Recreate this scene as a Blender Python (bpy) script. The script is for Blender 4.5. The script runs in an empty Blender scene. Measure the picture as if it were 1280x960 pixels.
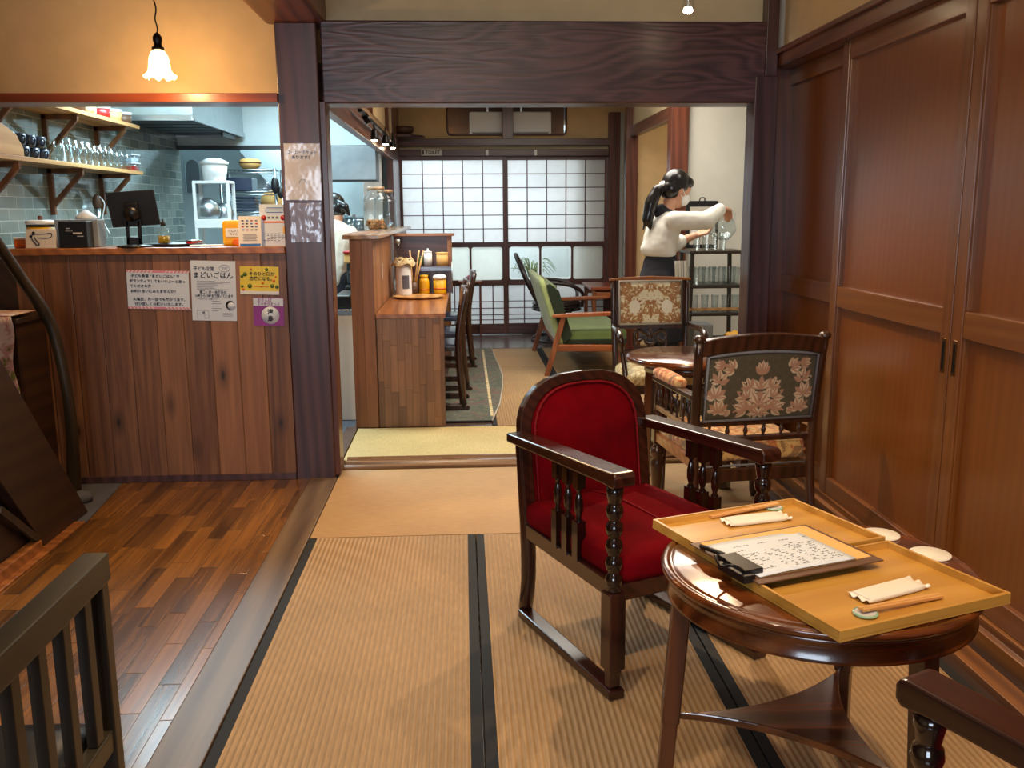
import bpy, bmesh, math, random
from mathutils import Matrix, Vector, Euler, noise
random.seed(7)
PI = math.pi
S = bpy.context.scene
COL = S.collection

# ------------------------------------------------------------------ materials
def srgb(r, g, b):
    f = lambda c: (c/255/12.92 if c/255 <= .04045 else ((c/255+.055)/1.055)**2.4)
    return (f(r), f(g), f(b), 1)

class NT:
    def __init__(s, name):
        s.m = bpy.data.materials.new(name); s.m.use_nodes = True
        s.t = s.m.node_tree; s.t.nodes.clear()
        s.out = s.n('ShaderNodeOutputMaterial')
        s.b = s.n('ShaderNodeBsdfPrincipled')
        s.l(s.b.outputs[0], s.out.inputs['Surface'])
    def n(s, ty, **k):
        x = s.t.nodes.new(ty)
        for a, v in k.items(): setattr(x, a, v)
        return x
    def l(s, a, b): s.t.links.new(a, b)
    def obj(s): return s.n('ShaderNodeTexCoord').outputs['Object']
    def map(s, scale=(1,1,1), rot=(0,0,0), loc=(0,0,0), src=None):
        m = s.n('ShaderNodeMapping'); m.inputs['Scale'].default_value = scale
        m.inputs['Rotation'].default_value = rot; m.inputs['Location'].default_value = loc
        s.l(src or s.obj(), m.inputs[0]); return m.outputs[0]
    def noise(s, vec, scale=5, detail=3, rough=.5, dist=0):
        n = s.n('ShaderNodeTexNoise'); s.l(vec, n.inputs['Vector'])
        n.inputs['Scale'].default_value = scale; n.inputs['Detail'].default_value = detail
        n.inputs['Roughness'].default_value = rough; n.inputs['Distortion'].default_value = dist
        return n.outputs['Fac']
    def ramp(s, fac, stops):
        r = s.n('ShaderNodeValToRGB'); e = r.color_ramp.elements
        while len(e) < len(stops): e.new(.5)
        for el, (p, c) in zip(e, stops):
            el.position = p; el.color = c if hasattr(c, '__len__') else (c, c, c, 1)
        s.l(fac, r.inputs[0]); return r.outputs[0]
    def mix(s, fac, a, b, mode='MIX'):
        m = s.n('ShaderNodeMix', data_type='RGBA', blend_type=mode)
        for i, v in ((0, fac), (6, a), (7, b)):
            if isinstance(v, (int, float)): m.inputs[i].default_value = v
            elif isinstance(v, tuple): m.inputs[i].default_value = v
            else: s.l(v, m.inputs[i])
        return m.outputs[2]
    def math(s, op, a, b=None):
        m = s.n('ShaderNodeMath', operation=op)
        for i, v in ((0, a), (1, b)):
            if v is None: continue
            if isinstance(v, (int, float)): m.inputs[i].default_value = v
            else: s.l(v, m.inputs[i])
        return m.outputs[0]
    def bump(s, h, strength=.3, dist=.01):
        b = s.n('ShaderNodeBump'); b.inputs['Strength'].default_value = strength
        b.inputs['Distance'].default_value = dist; s.l(h, b.inputs['Height'])
        s.l(b.outputs[0], s.b.inputs['Normal'])
    def col(s, c):
        if isinstance(c, tuple): s.b.inputs['Base Color'].default_value = c
        else: s.l(c, s.b.inputs['Base Color'])
    def set(s, **k):
        for a, v in k.items():
            s.b.inputs[{'rough':'Roughness','metal':'Metallic','spec':'Specular IOR Level','coat':'Coat Weight','croughness':'Coat Roughness','trans':'Transmission Weight','alpha':'Alpha','ior':'IOR','sheen':'Sheen Weight','sub':'Subsurface Weight'}[a]].default_value = v
        return s

def plain(name, c, rough=.6, metal=0, coat=0, nz=.08, sheen=0, spec=.5):
    t = NT(name); t.set(rough=rough, metal=metal, coat=coat, sheen=sheen, spec=spec)
    f = t.noise(t.obj(), 9, 3)
    dk = tuple(x*(1-nz*2) for x in c[:3])+(1,)
    lt = tuple(min(1, x*(1+nz)) for x in c[:3])+(1,)
    t.col(t.ramp(f, [(.3, dk), (.7, lt)]))
    return t.m

def wood(name, dark, light, axis='z', fine=55, rough=.4, coat=.0, seed=0, knots=False, contrast=(.3,.7), bump=.15, croughness=.2):
    t = NT(name); t.set(rough=rough, coat=coat, croughness=croughness)
    s = {'x': (.045, 1, 1), 'y': (1, .045, 1), 'z': (1, 1, .045)}[axis]
    v = t.map(scale=s, loc=(seed*1.7, seed*.9, seed*1.3))
    a = t.noise(v, fine, 4, .6, .3)
    b = t.noise(v, fine*.16, 2, .5, 1.2)
    w = t.n('ShaderNodeTexWave', wave_type='BANDS', bands_direction='DIAGONAL')
    t.l(v, w.inputs['Vector']); w.inputs['Scale'].default_value = fine*.22
    w.inputs['Distortion'].default_value = 5; w.inputs['Detail'].default_value = 2; w.inputs['Detail Scale'].default_value = .6
    f = t.math('ADD', t.math('MULTIPLY', a, .45), t.math('ADD', t.math('MULTIPLY', b, .35), t.math('MULTIPLY', w.outputs['Fac'], .2)))
    c = t.ramp(f, [(contrast[0], dark), (contrast[1], light)])
    if knots:
        vo = t.n('ShaderNodeTexVoronoi'); t.l(t.map(scale=(5, 5, 2.6)), vo.inputs['Vector'])
        vo.inputs['Scale'].default_value = 1.0
        k = t.ramp(vo.outputs['Distance'], [(.05, 1.), (.14, 0.)])
        c = t.mix(k, c, tuple(x*.25 for x in dark[:3])+(1,))
    t.col(c); t.bump(f, bump, .004)
    return t.m

def planks(name, dark, light, w=.1, vert='z', across='x', rough=.5, coat=0, knots=True, length=None, var=.5, grain=.5, gap=.55):
    """boards whose tone steps from board to board"""
    t = NT(name); t.set(rough=rough, coat=coat, croughness=.25)
    sep = t.n('ShaderNodeSeparateXYZ'); t.l(t.obj(), sep.inputs[0])
    ax = {'x': 0, 'y': 1, 'z': 2}
    u = t.math('DIVIDE', sep.outputs[ax[across]], w)
    iu = t.math('FLOOR', u)
    if length:
        wn0 = t.n('ShaderNodeTexWhiteNoise', noise_dimensions='1D'); t.l(iu, wn0.inputs['W'])
        v = t.math('ADD', t.math('DIVIDE', sep.outputs[ax[vert]], length), t.math('MULTIPLY', wn0.outputs['Value'], 7.3))
        iv = t.math('FLOOR', v); key = t.math('ADD', iu, t.math('MULTIPLY', iv, 17.13))
    else: v = None; key = iu
    wn = t.n('ShaderNodeTexWhiteNoise', noise_dimensions='1D'); t.l(key, wn.inputs['W'])
    s = {'x': (.05, 1, 1), 'y': (1, .05, 1), 'z': (1, 1, .05)}[vert]
    cmb = t.n('ShaderNodeVectorMath', operation='ADD'); t.l(t.map(scale=s), cmb.inputs[0])
    cv = t.n('ShaderNodeCombineXYZ'); o = t.math('MULTIPLY', wn.outputs['Value'], 11)
    for i in range(3): t.l(o, cv.inputs[i])
    t.l(cv.outputs[0], cmb.inputs[1])
    a = t.noise(cmb.outputs[0], 45, 4, .6, .4); b = t.noise(cmb.outputs[0], 11, 2, .5, 2.5)
    f = t.math('ADD', t.math('MULTIPLY', a, grain), t.math('MULTIPLY', b, 1-grain))
    f = t.math('ADD', f, t.math('MULTIPLY', t.math('SUBTRACT', wn.outputs['Value'], .5), var))
    c = t.ramp(f, [(.2, dark), (.8, light)])
    if knots:
        vo = t.n('ShaderNodeTexVoronoi'); t.l(t.map(scale={'x':(2.2,5.5,5.5),'y':(5.5,2.2,5.5),'z':(5.5,5.5,2.2)}[vert]), vo.inputs['Vector'])
        vo.inputs['Scale'].default_value = 1.25
        c = t.mix(t.ramp(vo.outputs['Distance'], [(.04, .95), (.09, .5), (.26, 0.)]), c, tuple(x*.22 for x in dark[:3])+(1,))
    fr = t.math('FRACT', u); e = t.math('MINIMUM', fr, t.math('SUBTRACT', 1, fr))
    g = t.ramp(e, [(0, 0.), (.03, 1.)])
    if v is not None:
        fv = t.math('FRACT', v); ev = t.math('MINIMUM', fv, t.math('SUBTRACT', 1, fv))
        g = t.math('MULTIPLY', g, t.ramp(ev, [(0, 0.), (.006, 1.)]))
    c = t.mix(t.math('MULTIPLY', t.math('SUBTRACT', 1, g), gap), c, tuple(x*.2 for x in dark[:3])+(1,))
    t.col(c); t.bump(t.math('ADD', t.math('MULTIPLY', g, 1.0), t.math('MULTIPLY', a, .15)), .5, .004)
    return t.m

def tatami(name, ridge='x', period=.0178, c=(186,151,108), strength=.6):
    t = NT(name); t.set(rough=.62, spec=.35)
    sep = t.n('ShaderNodeSeparateXYZ'); t.l(t.obj(), sep.inputs[0])
    a = sep.outputs[0 if ridge == 'x' else 1]; o = sep.outputs[1 if ridge == 'x' else 0]
    s1 = t.math('SINE', t.math('MULTIPLY', a, 2*PI/period))
    fine = t.math('SINE', t.math('MULTIPLY', o, 2*PI/.004))
    nz = t.noise(t.map(scale=(40, 6, 1) if ridge == 'x' else (6, 40, 1)), 3, 3)
    blot = t.noise(t.obj(), 2.2, 3)
    base = srgb(*c); dk = tuple(x*.72 for x in base[:3])+(1,); lt = tuple(x*1.08 for x in base[:3])+(1,)
    col = t.ramp(t.math('ADD', t.math('MULTIPLY', nz, .5), t.math('MULTIPLY', blot, .5)), [(.3, dk), (.7, lt)])
    grv = t.ramp(s1, [(-0.0, 1.), (.25, 0.)])
    col = t.mix(t.math('MULTIPLY', grv, .30*strength), col, tuple(x*.35 for x in base[:3])+(1,))
    t.col(col)
    t.bump(t.math('ADD', s1, t.math('MULTIPLY', fine, .12)), strength, .0035)
    return t.m

def glass(name, c=(1,1,1,1), rough=.02, a=.8, ior=1.45):
    t = NT(name)
    tr = t.n('ShaderNodeBsdfTransparent'); tr.inputs[0].default_value = c
    gl = t.n('ShaderNodeBsdfGlossy'); gl.inputs['Roughness'].default_value = rough
    lw = t.n('ShaderNodeLayerWeight'); lw.inputs[0].default_value = .5
    mx = t.n('ShaderNodeMixShader'); f = t.math('MINIMUM', t.math('ADD', t.math('MULTIPLY', t.math('POWER', lw.outputs['Facing'], 3.5), .75), 1-a), .9)
    t.l(f, mx.inputs[0]); t.l(tr.outputs[0], mx.inputs[1]); t.l(gl.outputs[0], mx.inputs[2])
    t.l(mx.outputs[0], t.out.inputs['Surface']); t.t.nodes.remove(t.b)
    return t.m

def emit(name, c, s):
    t = NT(name); t.b.inputs['Emission Color'].default_value = c; t.b.inputs['Emission Strength'].default_value = s
    t.col(c); return t.m

def paper_translucent(name, c, w=.6):
    t = NT(name); t.t.nodes.remove(t.b)
    d = t.n('ShaderNodeBsdfDiffuse'); tl = t.n('ShaderNodeBsdfTranslucent')
    nz = t.noise(t.obj(), 14, 3); cc = t.ramp(nz, [(.2, tuple(x*.93 for x in c[:3])+(1,)), (.8, c)])
    t.l(cc, d.inputs[0]); t.l(cc, tl.inputs[0])
    m = t.n('ShaderNodeMixShader'); m.inputs[0].default_value = w
    t.l(d.outputs[0], m.inputs[1]); t.l(tl.outputs[0], m.inputs[2]); t.l(m.outputs[0], t.out.inputs['Surface'])
    return t.m

def vcol(name, rough=.75, sheen=.2, bump=0):
    t = NT(name); t.set(rough=rough, sheen=sheen)
    a = t.n('ShaderNodeVertexColor', layer_name='weave')
    nz = t.noise(t.map(scale=(1,1,1)), 320, 2)
    t.col(t.mix(.35, a.outputs[0], t.ramp(nz, [(.2, .5), (.8, 1.2)]), 'MULTIPLY'))
    t.bump(nz, .25, .002); return t.m

def floral(name, bg, m1, m2, m3, scale=14):
    t = NT(name); t.set(rough=.85, sheen=.2)
    n1 = t.noise(t.obj(), scale, 4, .6, 1.4); n2 = t.noise(t.map(loc=(3, 5, 7)), scale*.7, 3, .55, 2.2)
    c = t.mix(t.ramp(n1, [(.47, 0.), (.52, 1.)]), bg, m1)
    c = t.mix(t.ramp(n2, [(.54, 0.), (.58, 1.)]), c, m2)
    c = t.mix(t.ramp(n1, [(.60, 0.), (.64, 1.)]), c, m3)
    t.col(c); t.bump(n1, .3, .004); return t.m

M = {}
def w_(k, *a, **b): M[k] = wood(k, *a, **b)
w_('post_wood', srgb(50,31,33), srgb(92,61,61), 'z', 45, .38, .25, contrast=(.3,.75))
w_('beam_wood', srgb(46,29,32), srgb(124,84,86), 'x', 16, .42, .2, contrast=(.3,.75), bump=.5)
w_('beam_wood_y', srgb(70,34,18), srgb(128,70,36), 'y', 30, .4, .2)
w_('lintel_wood', srgb(110,44,18), srgb(158,76,36), 'x', 40, .35, .3)
w_('frame_z', srgb(66,30,18), srgb(112,58,36), 'z', 50, .35, .25)
w_('frame_x', srgb(60,30,24), srgb(100,54,40), 'x', 50, .35, .25)
w_('frame_y', srgb(76,42,30), srgb(124,76,54), 'y', 50, .35, .25)
w_('door_panel', srgb(108,57,12), srgb(134,77,24), 'z', 60, .3, .45, contrast=(.1,.95), croughness=.28)
w_('door_rail_y', srgb(106,62,26), srgb(136,87,44), 'y', 60, .3, .4, contrast=(.2,.85))
w_('door_rail_z', srgb(100,57,22), srgb(128,80,38), 'z', 60, .3, .4, contrast=(.2,.85))
w_('threshold_y', srgb(84,46,18), srgb(150,98,48), 'y', 40, .4, .3)
w_('threshold_x', srgb(88,58,34), srgb(160,116,76), 'x', 40, .25, .5)
w_('border_y', srgb(74,54,38), srgb(124,98,70), 'y', 30, .45, .2, croughness=.4)
w_('red_chair_wood', srgb(28,11,8), srgb(60,27,18), 'y', 60, .25, .5, croughness=.12)
w_('red_chair_wood_z', srgb(28,11,8), srgb(58,26,18), 'z', 60, .25, .5, croughness=.12)
w_('dark_chair_wood', srgb(32,17,10), srgb(72,42,26), 'z', 60, .28, .45)
w_('table_wood', srgb(56,24,8), srgb(112,58,24), 'x', 36, .2, .6, croughness=.12)
w_('table_wood_z', srgb(50,22,12), srgb(92,48,26), 'z', 36, .25, .5)
w_('tray_wood', srgb(172,122,46), srgb(212,164,80), 'x', 30, .35, .35, contrast=(.25,.8))
w_('shelf_wood', srgb(164,112,60), srgb(212,164,104), 'y', 30, .5)
w_('bracket_wood', srgb(90,54,28), srgb(140,92,54), 'z', 30, .5)
w_('light_wood_x', srgb(120,66,26), srgb(176,110,54), 'x', 40, .32, .35)
w_('sofa_wood', srgb(116,56,22), srgb(172,96,48), 'x', 40, .35, .3)
w_('sofa_wood_z', srgb(96,48,22), srgb(150,84,44), 'z', 40, .35, .3)
w_('cap_wood', srgb(130,96,66), srgb(196,160,122), 'y', 40, .25, .5)
w_('desk_top', srgb(134,76,34), srgb(184,118,66), 'y', 36, .3, .4)
w_('far_floor', srgb(66,44,38), srgb(104,80,72), 'x', 30, .25, .4)
w_('stair_wood', srgb(34,18,8), srgb(62,36,18), 'y', 30, .5, .1)
w_('slat_wood', srgb(30,21,10), srgb(56,43,24), 'z', 40, .45, .15)
w_('slat_wood_y', srgb(28,24,15), srgb(62,54,36), 'y', 40, .45, .15)
w_('chopstick_wood', srgb(196,142,80), srgb(228,180,116), 'x', 60, .5)
w_('spindle_black', srgb(14,8,7), srgb(38,20,14), 'z', 60, .15, .7, croughness=.08)
M['counter_planks'] = planks('counter_planks', srgb(84,52,34), srgb(164,112,76), .132, 'z', 'x', .45, .15, var=.35)
M['partition_planks'] = planks('partition_planks', srgb(108,66,38), srgb(176,120,76), .12, 'z', 'y', .45, .15, var=.35, knots=False)
M['end_planks'] = planks('end_planks', srgb(110,66,40), srgb(166,110,72), .078, 'z', 'x', .45, .15, var=.3)
M['desk_panel'] = planks('desk_panel', srgb(100,66,42), srgb(160,112,74), .045, 'z', 'x', .4, .2, knots=False, length=.3, var=.4)
M['parquet'] = planks('parquet', srgb(34,18,6), srgb(158,102,42), .065, 'y', 'x', .24, .3, knots=False, length=.42, var=.30, grain=.55, gap=.3)
M['tatami'] = tatami('tatami')
M['tatami_far'] = tatami('tatami_far', c=(182,146,102))
M['tatami_plain'] = tatami('tatami_plain', 'y', .0085, (192,152,104), .3)
M['tatami_pale'] = tatami('tatami_pale', 'x', .007, (212,184,124), .2)
M['heri'] = plain('heri', srgb(24,25,26), .8)
M['plaster_warm'] = plain('plaster_warm', srgb(222,190,140), .9, nz=.03)
M['plaster_cream'] = plain('plaster_cream', srgb(206,190,152), .9, nz=.03)
M['plaster_white'] = plain('plaster_white', srgb(190,187,176), .9, nz=.02)
M['ceiling'] = plain('ceiling', srgb(150,120,90), .9)
M['kitchen_white'] = plain('kitchen_white', srgb(214,226,228), .7, nz=.02)
M['steel'] = plain('steel', srgb(188,196,200), .3, 1, nz=.04)
M['steel_dark'] = plain('steel_dark', srgb(70,72,74), .4, .9)
M['white_plastic'] = plain('white_plastic', srgb(240,240,238), .35, nz=.01)
M['grey_plastic'] = plain('grey_plastic', srgb(128,134,138), .45)
M['black_plastic'] = plain('black_plastic', srgb(18,18,20), .35)
M['black_iron'] = plain('black_iron', srgb(26,22,20), .4, .6)
M['navy_cloth'] = plain('navy_cloth', srgb(38,38,48), .9)
M['white_cloth'] = plain('white_cloth', srgb(226,222,208), .85, nz=.02)
M['velvet'] = plain('velvet', srgb(98,0,10), .95, nz=.14, sheen=.0, spec=.08)
M['velvet_cord'] = plain('velvet_cord', srgb(112,6,18), .7, spec=.2)
M['green_light'] = plain('green_light', srgb(150,160,100), .85, sheen=.3)
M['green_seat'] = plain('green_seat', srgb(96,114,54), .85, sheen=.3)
M['green_shaded'] = plain('green_shaded', srgb(26,38,14), .9)  # sofa green darkened to paint in shade
M['rattan'] = plain('rattan', srgb(46,30,26), .4, coat=.3)
M['skin'] = plain('skin', srgb(206,152,122), .5, nz=.03)
M['hair'] = plain('hair', srgb(16,13,14), .32, coat=.2)
M['yellow'] = plain('yellow', srgb(232,170,10), .45)
M['orange'] = plain('orange', srgb(226,110,30), .45)
M['red'] = plain('red', srgb(176,30,30), .4)
M['paper'] = plain('paper', srgb(224,222,218), .7, nz=.01)
M['foil'] = plain('foil', srgb(150,150,170), .4)
M['paper_blue'] = plain('paper_blue', srgb(206,216,228), .6, nz=.02)
M['kraft'] = plain('kraft', srgb(226,176,104), .7, nz=.03)
M['pink'] = plain('pink', srgb(214,140,160), .7)
M['purple'] = plain('purple', srgb(140,50,140), .5)
M['yellow_print'] = plain('yellow_print', srgb(226,200,50), .4)
M['green_print'] = plain('green_print', srgb(84,110,44), .6)
M['blue_print'] = plain('blue_print', srgb(50,110,180), .5)
M['ink'] = plain('ink', srgb(30,30,42), .7)
M['ink_grey'] = plain('ink_grey', srgb(96,98,112), .7)
M['silver_text'] = plain('silver_text', srgb(200,200,200), .5)
M['film'] = glass('film', (.96,.95,.98,1), .16, .93)
M['board_brown'] = plain('board_brown', srgb(96,66,46), .5)
M['celadon'] = plain('celadon', srgb(150,196,170), .25, coat=.6)
M['coaster'] = plain('coaster', srgb(240,236,224), .6)
M['navy_glaze'] = plain('navy_glaze', srgb(50,60,82), .3, coat=.25)
M['glass'] = glass('glass', (.96,.98,.985,1), a=.97)
M['glass_thick'] = glass('glass_thick', (.93,.965,.975,1), .03, .93)
M['shoji_glass'] = glass('shoji_glass', (.95,.97,.96,1), .05, .93)
M['shoji_paper'] = paper_translucent('shoji_paper', srgb(238,238,236))
M['shoji_frost'] = paper_translucent('shoji_frost', srgb(238,240,234), .65)
M['brass'] = plain('brass', srgb(120,84,44), .35, .9)
M['stone'] = plain('stone', srgb(84,84,92), .8)
M['oil'] = plain('oil', srgb(170,140,20), .15, coat=.8)
M['fruit'] = floral('fruit', srgb(120,70,20), srgb(196,110,40), srgb(90,80,30), srgb(210,150,60), 40)
M['seat_floral'] = floral('seat_floral', srgb(196,164,104), srgb(168,96,50), srgb(140,110,70), srgb(222,196,140), 16)
M['seat_pale'] = floral('seat_pale', srgb(222,208,168), srgb(188,160,100), srgb(206,188,140), srgb(160,120,70), 20)
M['arm_floral'] = floral('arm_floral', srgb(206,150,96), srgb(180,96,56), srgb(222,186,130), srgb(120,100,60), 20)
M['rug'] = floral('rug', srgb(66,74,58), srgb(96,98,78), srgb(104,70,60), srgb(48,60,54), 9)
M['tapestry'] = vcol('tapestry')
M['cord_grey'] = plain('cord_grey', srgb(108,110,118), .7)
M['cord_cream'] = plain('cord_cream', srgb(186,178,164), .7)
M['cloth_print'] = floral('cloth_print', srgb(220,200,196), srgb(200,150,150), srgb(226,210,204), srgb(120,120,60), 9)
M['bulb'] = emit('bulb', (1,.72,.42,1), 60)
M['shirt_white'] = plain('shirt_white', srgb(236,234,224), .85, nz=.01)
M['spot_face'] = emit('spot_face', (1,.78,.5,1), 40)

def tile_mat():
    t = NT('wall_tile'); t.set(rough=.12, coat=.5)
    sep = t.n('ShaderNodeSeparateXYZ'); t.l(t.obj(), sep.inputs[0])
    cb = t.n('ShaderNodeCombineXYZ'); t.l(sep.outputs[1], cb.inputs[0]); t.l(sep.outputs[2], cb.inputs[1])
    br = t.n('ShaderNodeTexBrick'); t.l(cb.outputs[0], br.inputs['Vector'])
    br.inputs['Scale'].default_value = 1; br.inputs['Brick Width'].default_value = .2; br.inputs['Row Height'].default_value = .066
    br.inputs['Mortar Size'].default_value = .0028; br.inputs['Mortar Smooth'].default_value = .1
    br.inputs['Color1'].default_value = srgb(104,118,112); br.inputs['Color2'].default_value = srgb(146,154,144)
    br.inputs['Mortar'].default_value = srgb(196,200,190)
    t.col(t.mix(.25, br.outputs['Color'], t.ramp(t.noise(t.obj(), 11, 3), [(.3, .5), (.7, 1.)]), 'MULTIPLY'))
    t.bump(t.math('ADD', t.math('SUBTRACT', 1, br.outputs['Fac']), t.math('MULTIPLY', t.noise(t.obj(), 16, 2), .35)), .5, .004)
    return t.m
M['tile'] = tile_mat()
def big_grain(name, dark, light):
    t = NT(name); t.set(rough=.38, coat=.15, croughness=.3)
    sep = t.n('ShaderNodeSeparateXYZ'); t.l(t.obj(), sep.inputs[0])
    n1 = t.noise(t.map(scale=(1.1, 1, 5.5)), 1.0, 2, .45, .6)
    n2 = t.noise(t.map(scale=(2.5, 1, 60)), 1.5, 4, .6)
    ln = t.math('SINE', t.math('ADD', t.math('MULTIPLY', sep.outputs[2], 70), t.math('MULTIPLY', n1, 75)))
    f = t.math('ADD', t.math('MULTIPLY', t.math('MULTIPLY', ln, .5), .24), t.math('ADD', t.math('MULTIPLY', n2, .5), t.math('MULTIPLY', n1, .4)))
    t.col(t.ramp(f, [(.22, dark), (.72, light)])); t.bump(f, .45, .006); return t.m
M['beam_wood'] = big_grain('beam_grain', srgb(36,21,25), srgb(106,72,76))
def shade_glass():
    t = NT('frosted_shade')
    t.set(rough=.3); t.b.inputs['Emission Color'].default_value = (1,.70,.36,1); t.b.inputs['Emission Strength'].default_value = .9
    t.col(srgb(250,236,206)); tl = t.n('ShaderNodeBsdfTranslucent'); tl.inputs[0].default_value = (1,.9,.72,1)
    m = t.n('ShaderNodeMixShader'); m.inputs[0].default_value = .6
    tp = t.n('ShaderNodeBsdfTransparent'); m2 = t.n('ShaderNodeMixShader'); m2.inputs[0].default_value = .55
    t.l(t.b.outputs[0], m.inputs[1]); t.l(tl.outputs[0], m.inputs[2]); t.l(m.outputs[0], m2.inputs[1]); t.l(tp.outputs[0], m2.inputs[2]); t.l(m2.outputs[0], t.out.inputs['Surface'])
    return t.m
M['shade'] = shade_glass()

# ------------------------------------------------------------------ mesh builder
class MB:
    def __init__(s): s.v = []; s.f = []; s.sm = []; s.M = Matrix()
    def xf(s, m): s.M = m; return s
    def add(s, vs, fs, smooth=False):
        o = len(s.v); s.v += [tuple(s.M @ Vector(v)) for v in vs]
        s.f += [tuple(i+o for i in f) for f in fs]; s.sm += [smooth]*len(fs); return s
    def box(s, x0, x1, y0, y1, z0, z1, m=None):
        vs = [(x, y, z) for z in (z0, z1) for y in (y0, y1) for x in (x0, x1)]
        if m is not None: vs = [tuple(m @ Vector(v)) for v in vs]
        return s.add(vs, [(0,2,3,1),(4,5,7,6),(0,1,5,4),(2,6,7,3),(0,4,6,2),(1,3,7,5)])
    def bar(s, a, b, w, h, up=(0,0,1)):
        """box section from a to b"""
        a, b = Vector(a), Vector(b); d = (b-a); L = d.length; d.normalize(); u = Vector(up)
        if abs(d.dot(u)) > .99: u = Vector((0,1,0))
        r = d.cross(u).normalized(); u = r.cross(d)
        m = Matrix((r, d, u)).transposed().to_4x4(); m.translation = a
        return s.box(-w/2, w/2, 0, L, -h/2, h/2, m)
    def prism(s, poly, t0, t1, axis='y', smooth=False):
        """poly in the two other axes, extruded along axis from t0 to t1"""
        mk = {'y': lambda p, t: (p[0], t, p[1]), 'x': lambda p, t: (t, p[0], p[1]), 'z': lambda p, t: (p[0], p[1], t)}[axis]
        n = len(poly); vs = [mk(p, t0) for p in poly]+[mk(p, t1) for p in poly]
        s.add(vs, [tuple(range(n))[::-1], tuple(range(n, 2*n))])
        o = [(i, (i+1) % n, (i+1) % n+n, i+n) for i in range(n)]
        return s.add(vs, o, smooth)
    def lathe(s, prof, c=(0,0,0), n=20, axis='z', smooth=True, arc=None):
        """prof: list of (r, h)"""
        vs = []; fs = []
        for r, h in prof:
            for i in range(n):
                a = 2*PI*i/n; p = (r*math.cos(a), r*math.sin(a), h)
                if axis == 'y': p = (p[0], p[2], p[1])
                if axis == 'x': p = (p[2], p[0], p[1])
                vs.append((p[0]+c[0], p[1]+c[1], p[2]+c[2]))
        for j in range(len(prof)-1):
            for i in range(n):
                fs.append((j*n+i, j*n+(i+1) % n, (j+1)*n+(i+1) % n, (j+1)*n+i))
        s.add(vs, fs, smooth)
        if prof[0][0] > 1e-4: s.add(vs[:n], [tuple(range(n))[::-1]])
        if prof[-1][0] > 1e-4: s.add(vs[-n:], [tuple(range(n))])
        return s
    def cyl(s, a, b, r0, r1=None, n=16): return s.tube([a, b], [r0, r0 if r1 is None else r1], n)
    def tube(s, pts, r, n=10, caps=True, sub=1):
        pts = [Vector(p) for p in pts]
        if not hasattr(r, '__len__'): r = [r]*len(pts)
        if sub > 1:
            P = []; R = []
            for i in range(len(pts)-1):
                p0 = pts[max(i-1, 0)]; p1 = pts[i]; p2 = pts[i+1]; p3 = pts[min(i+2, len(pts)-1)]
                for k in range(sub):
                    t = k/sub
                    P.append(.5*((2*p1)+(p2-p0)*t+(2*p0-5*p1+4*p2-p3)*t*t+(3*p1-p0-3*p2+p3)*t**3)); R.append(r[i]*(1-t)+r[i+1]*t)
            P.append(pts[-1]); R.append(r[-1]); pts, r = P, R
        vs = []; fs = []; up = None
        for i, p in enumerate(pts):
            d = (pts[min(i+1, len(pts)-1)]-pts[max(i-1, 0)]).normalized()
            if up is None:
                up = Vector((0,0,1)) if abs(d.z) < .9 else Vector((1,0,0))
            x = d.cross(up).normalized(); up = x.cross(d).normalized()
            for k in range(n):
                a = 2*PI*k/n; vs.append(tuple(p+x*(r[i]*math.cos(a))+up*(r[i]*math.sin(a))))
        for j in range(len(pts)-1):
            for i in range(n): fs.append((j*n+i, j*n+(i+1) % n, (j+1)*n+(i+1) % n, (j+1)*n+i))
        s.add(vs, fs, True)
        if caps: s.add(vs[:n], [tuple(range(n))[::-1]]); s.add(vs[-n:], [tuple(range(n))])
        return s
    def ball(s, c, r, n=12, m=8):
        r = (r, r, r) if not hasattr(r, '__len__') else r
        vs = [(c[0], c[1], c[2]-r[2])]
        for j in range(1, m):
            t = PI*j/m-PI/2
            for i in range(n):
                a = 2*PI*i/n; vs.append((c[0]+r[0]*math.cos(t)*math.cos(a), c[1]+r[1]*math.cos(t)*math.sin(a), c[2]+r[2]*math.sin(t)))
        vs.append((c[0], c[1], c[2]+r[2])); fs = []
        for i in range(n):
            fs.append((0, 1+(i+1) % n, 1+i)); k = 1+(m-2)*n
            fs.append((len(vs)-1, k+i, k+(i+1) % n))
            for j in range(m-2):
                fs.append((1+j*n+i, 1+j*n+(i+1) % n, 1+(j+1)*n+(i+1) % n, 1+(j+1)*n+i))
        return s.add(vs, fs, True)
    def grid(s, fn, nu, nv, smooth=True, flip=False):
        vs = [fn(i/nu, j/nv) for j in range(nv+1) for i in range(nu+1)]; w = nu+1
        fs = [(j*w+i, j*w+i+1, (j+1)*w+i+1, (j+1)*w+i) for j in range(nv) for i in range(nu)]
        if flip: fs = [f[::-1] for f in fs]
        return s.add(vs, fs, smooth)
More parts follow.
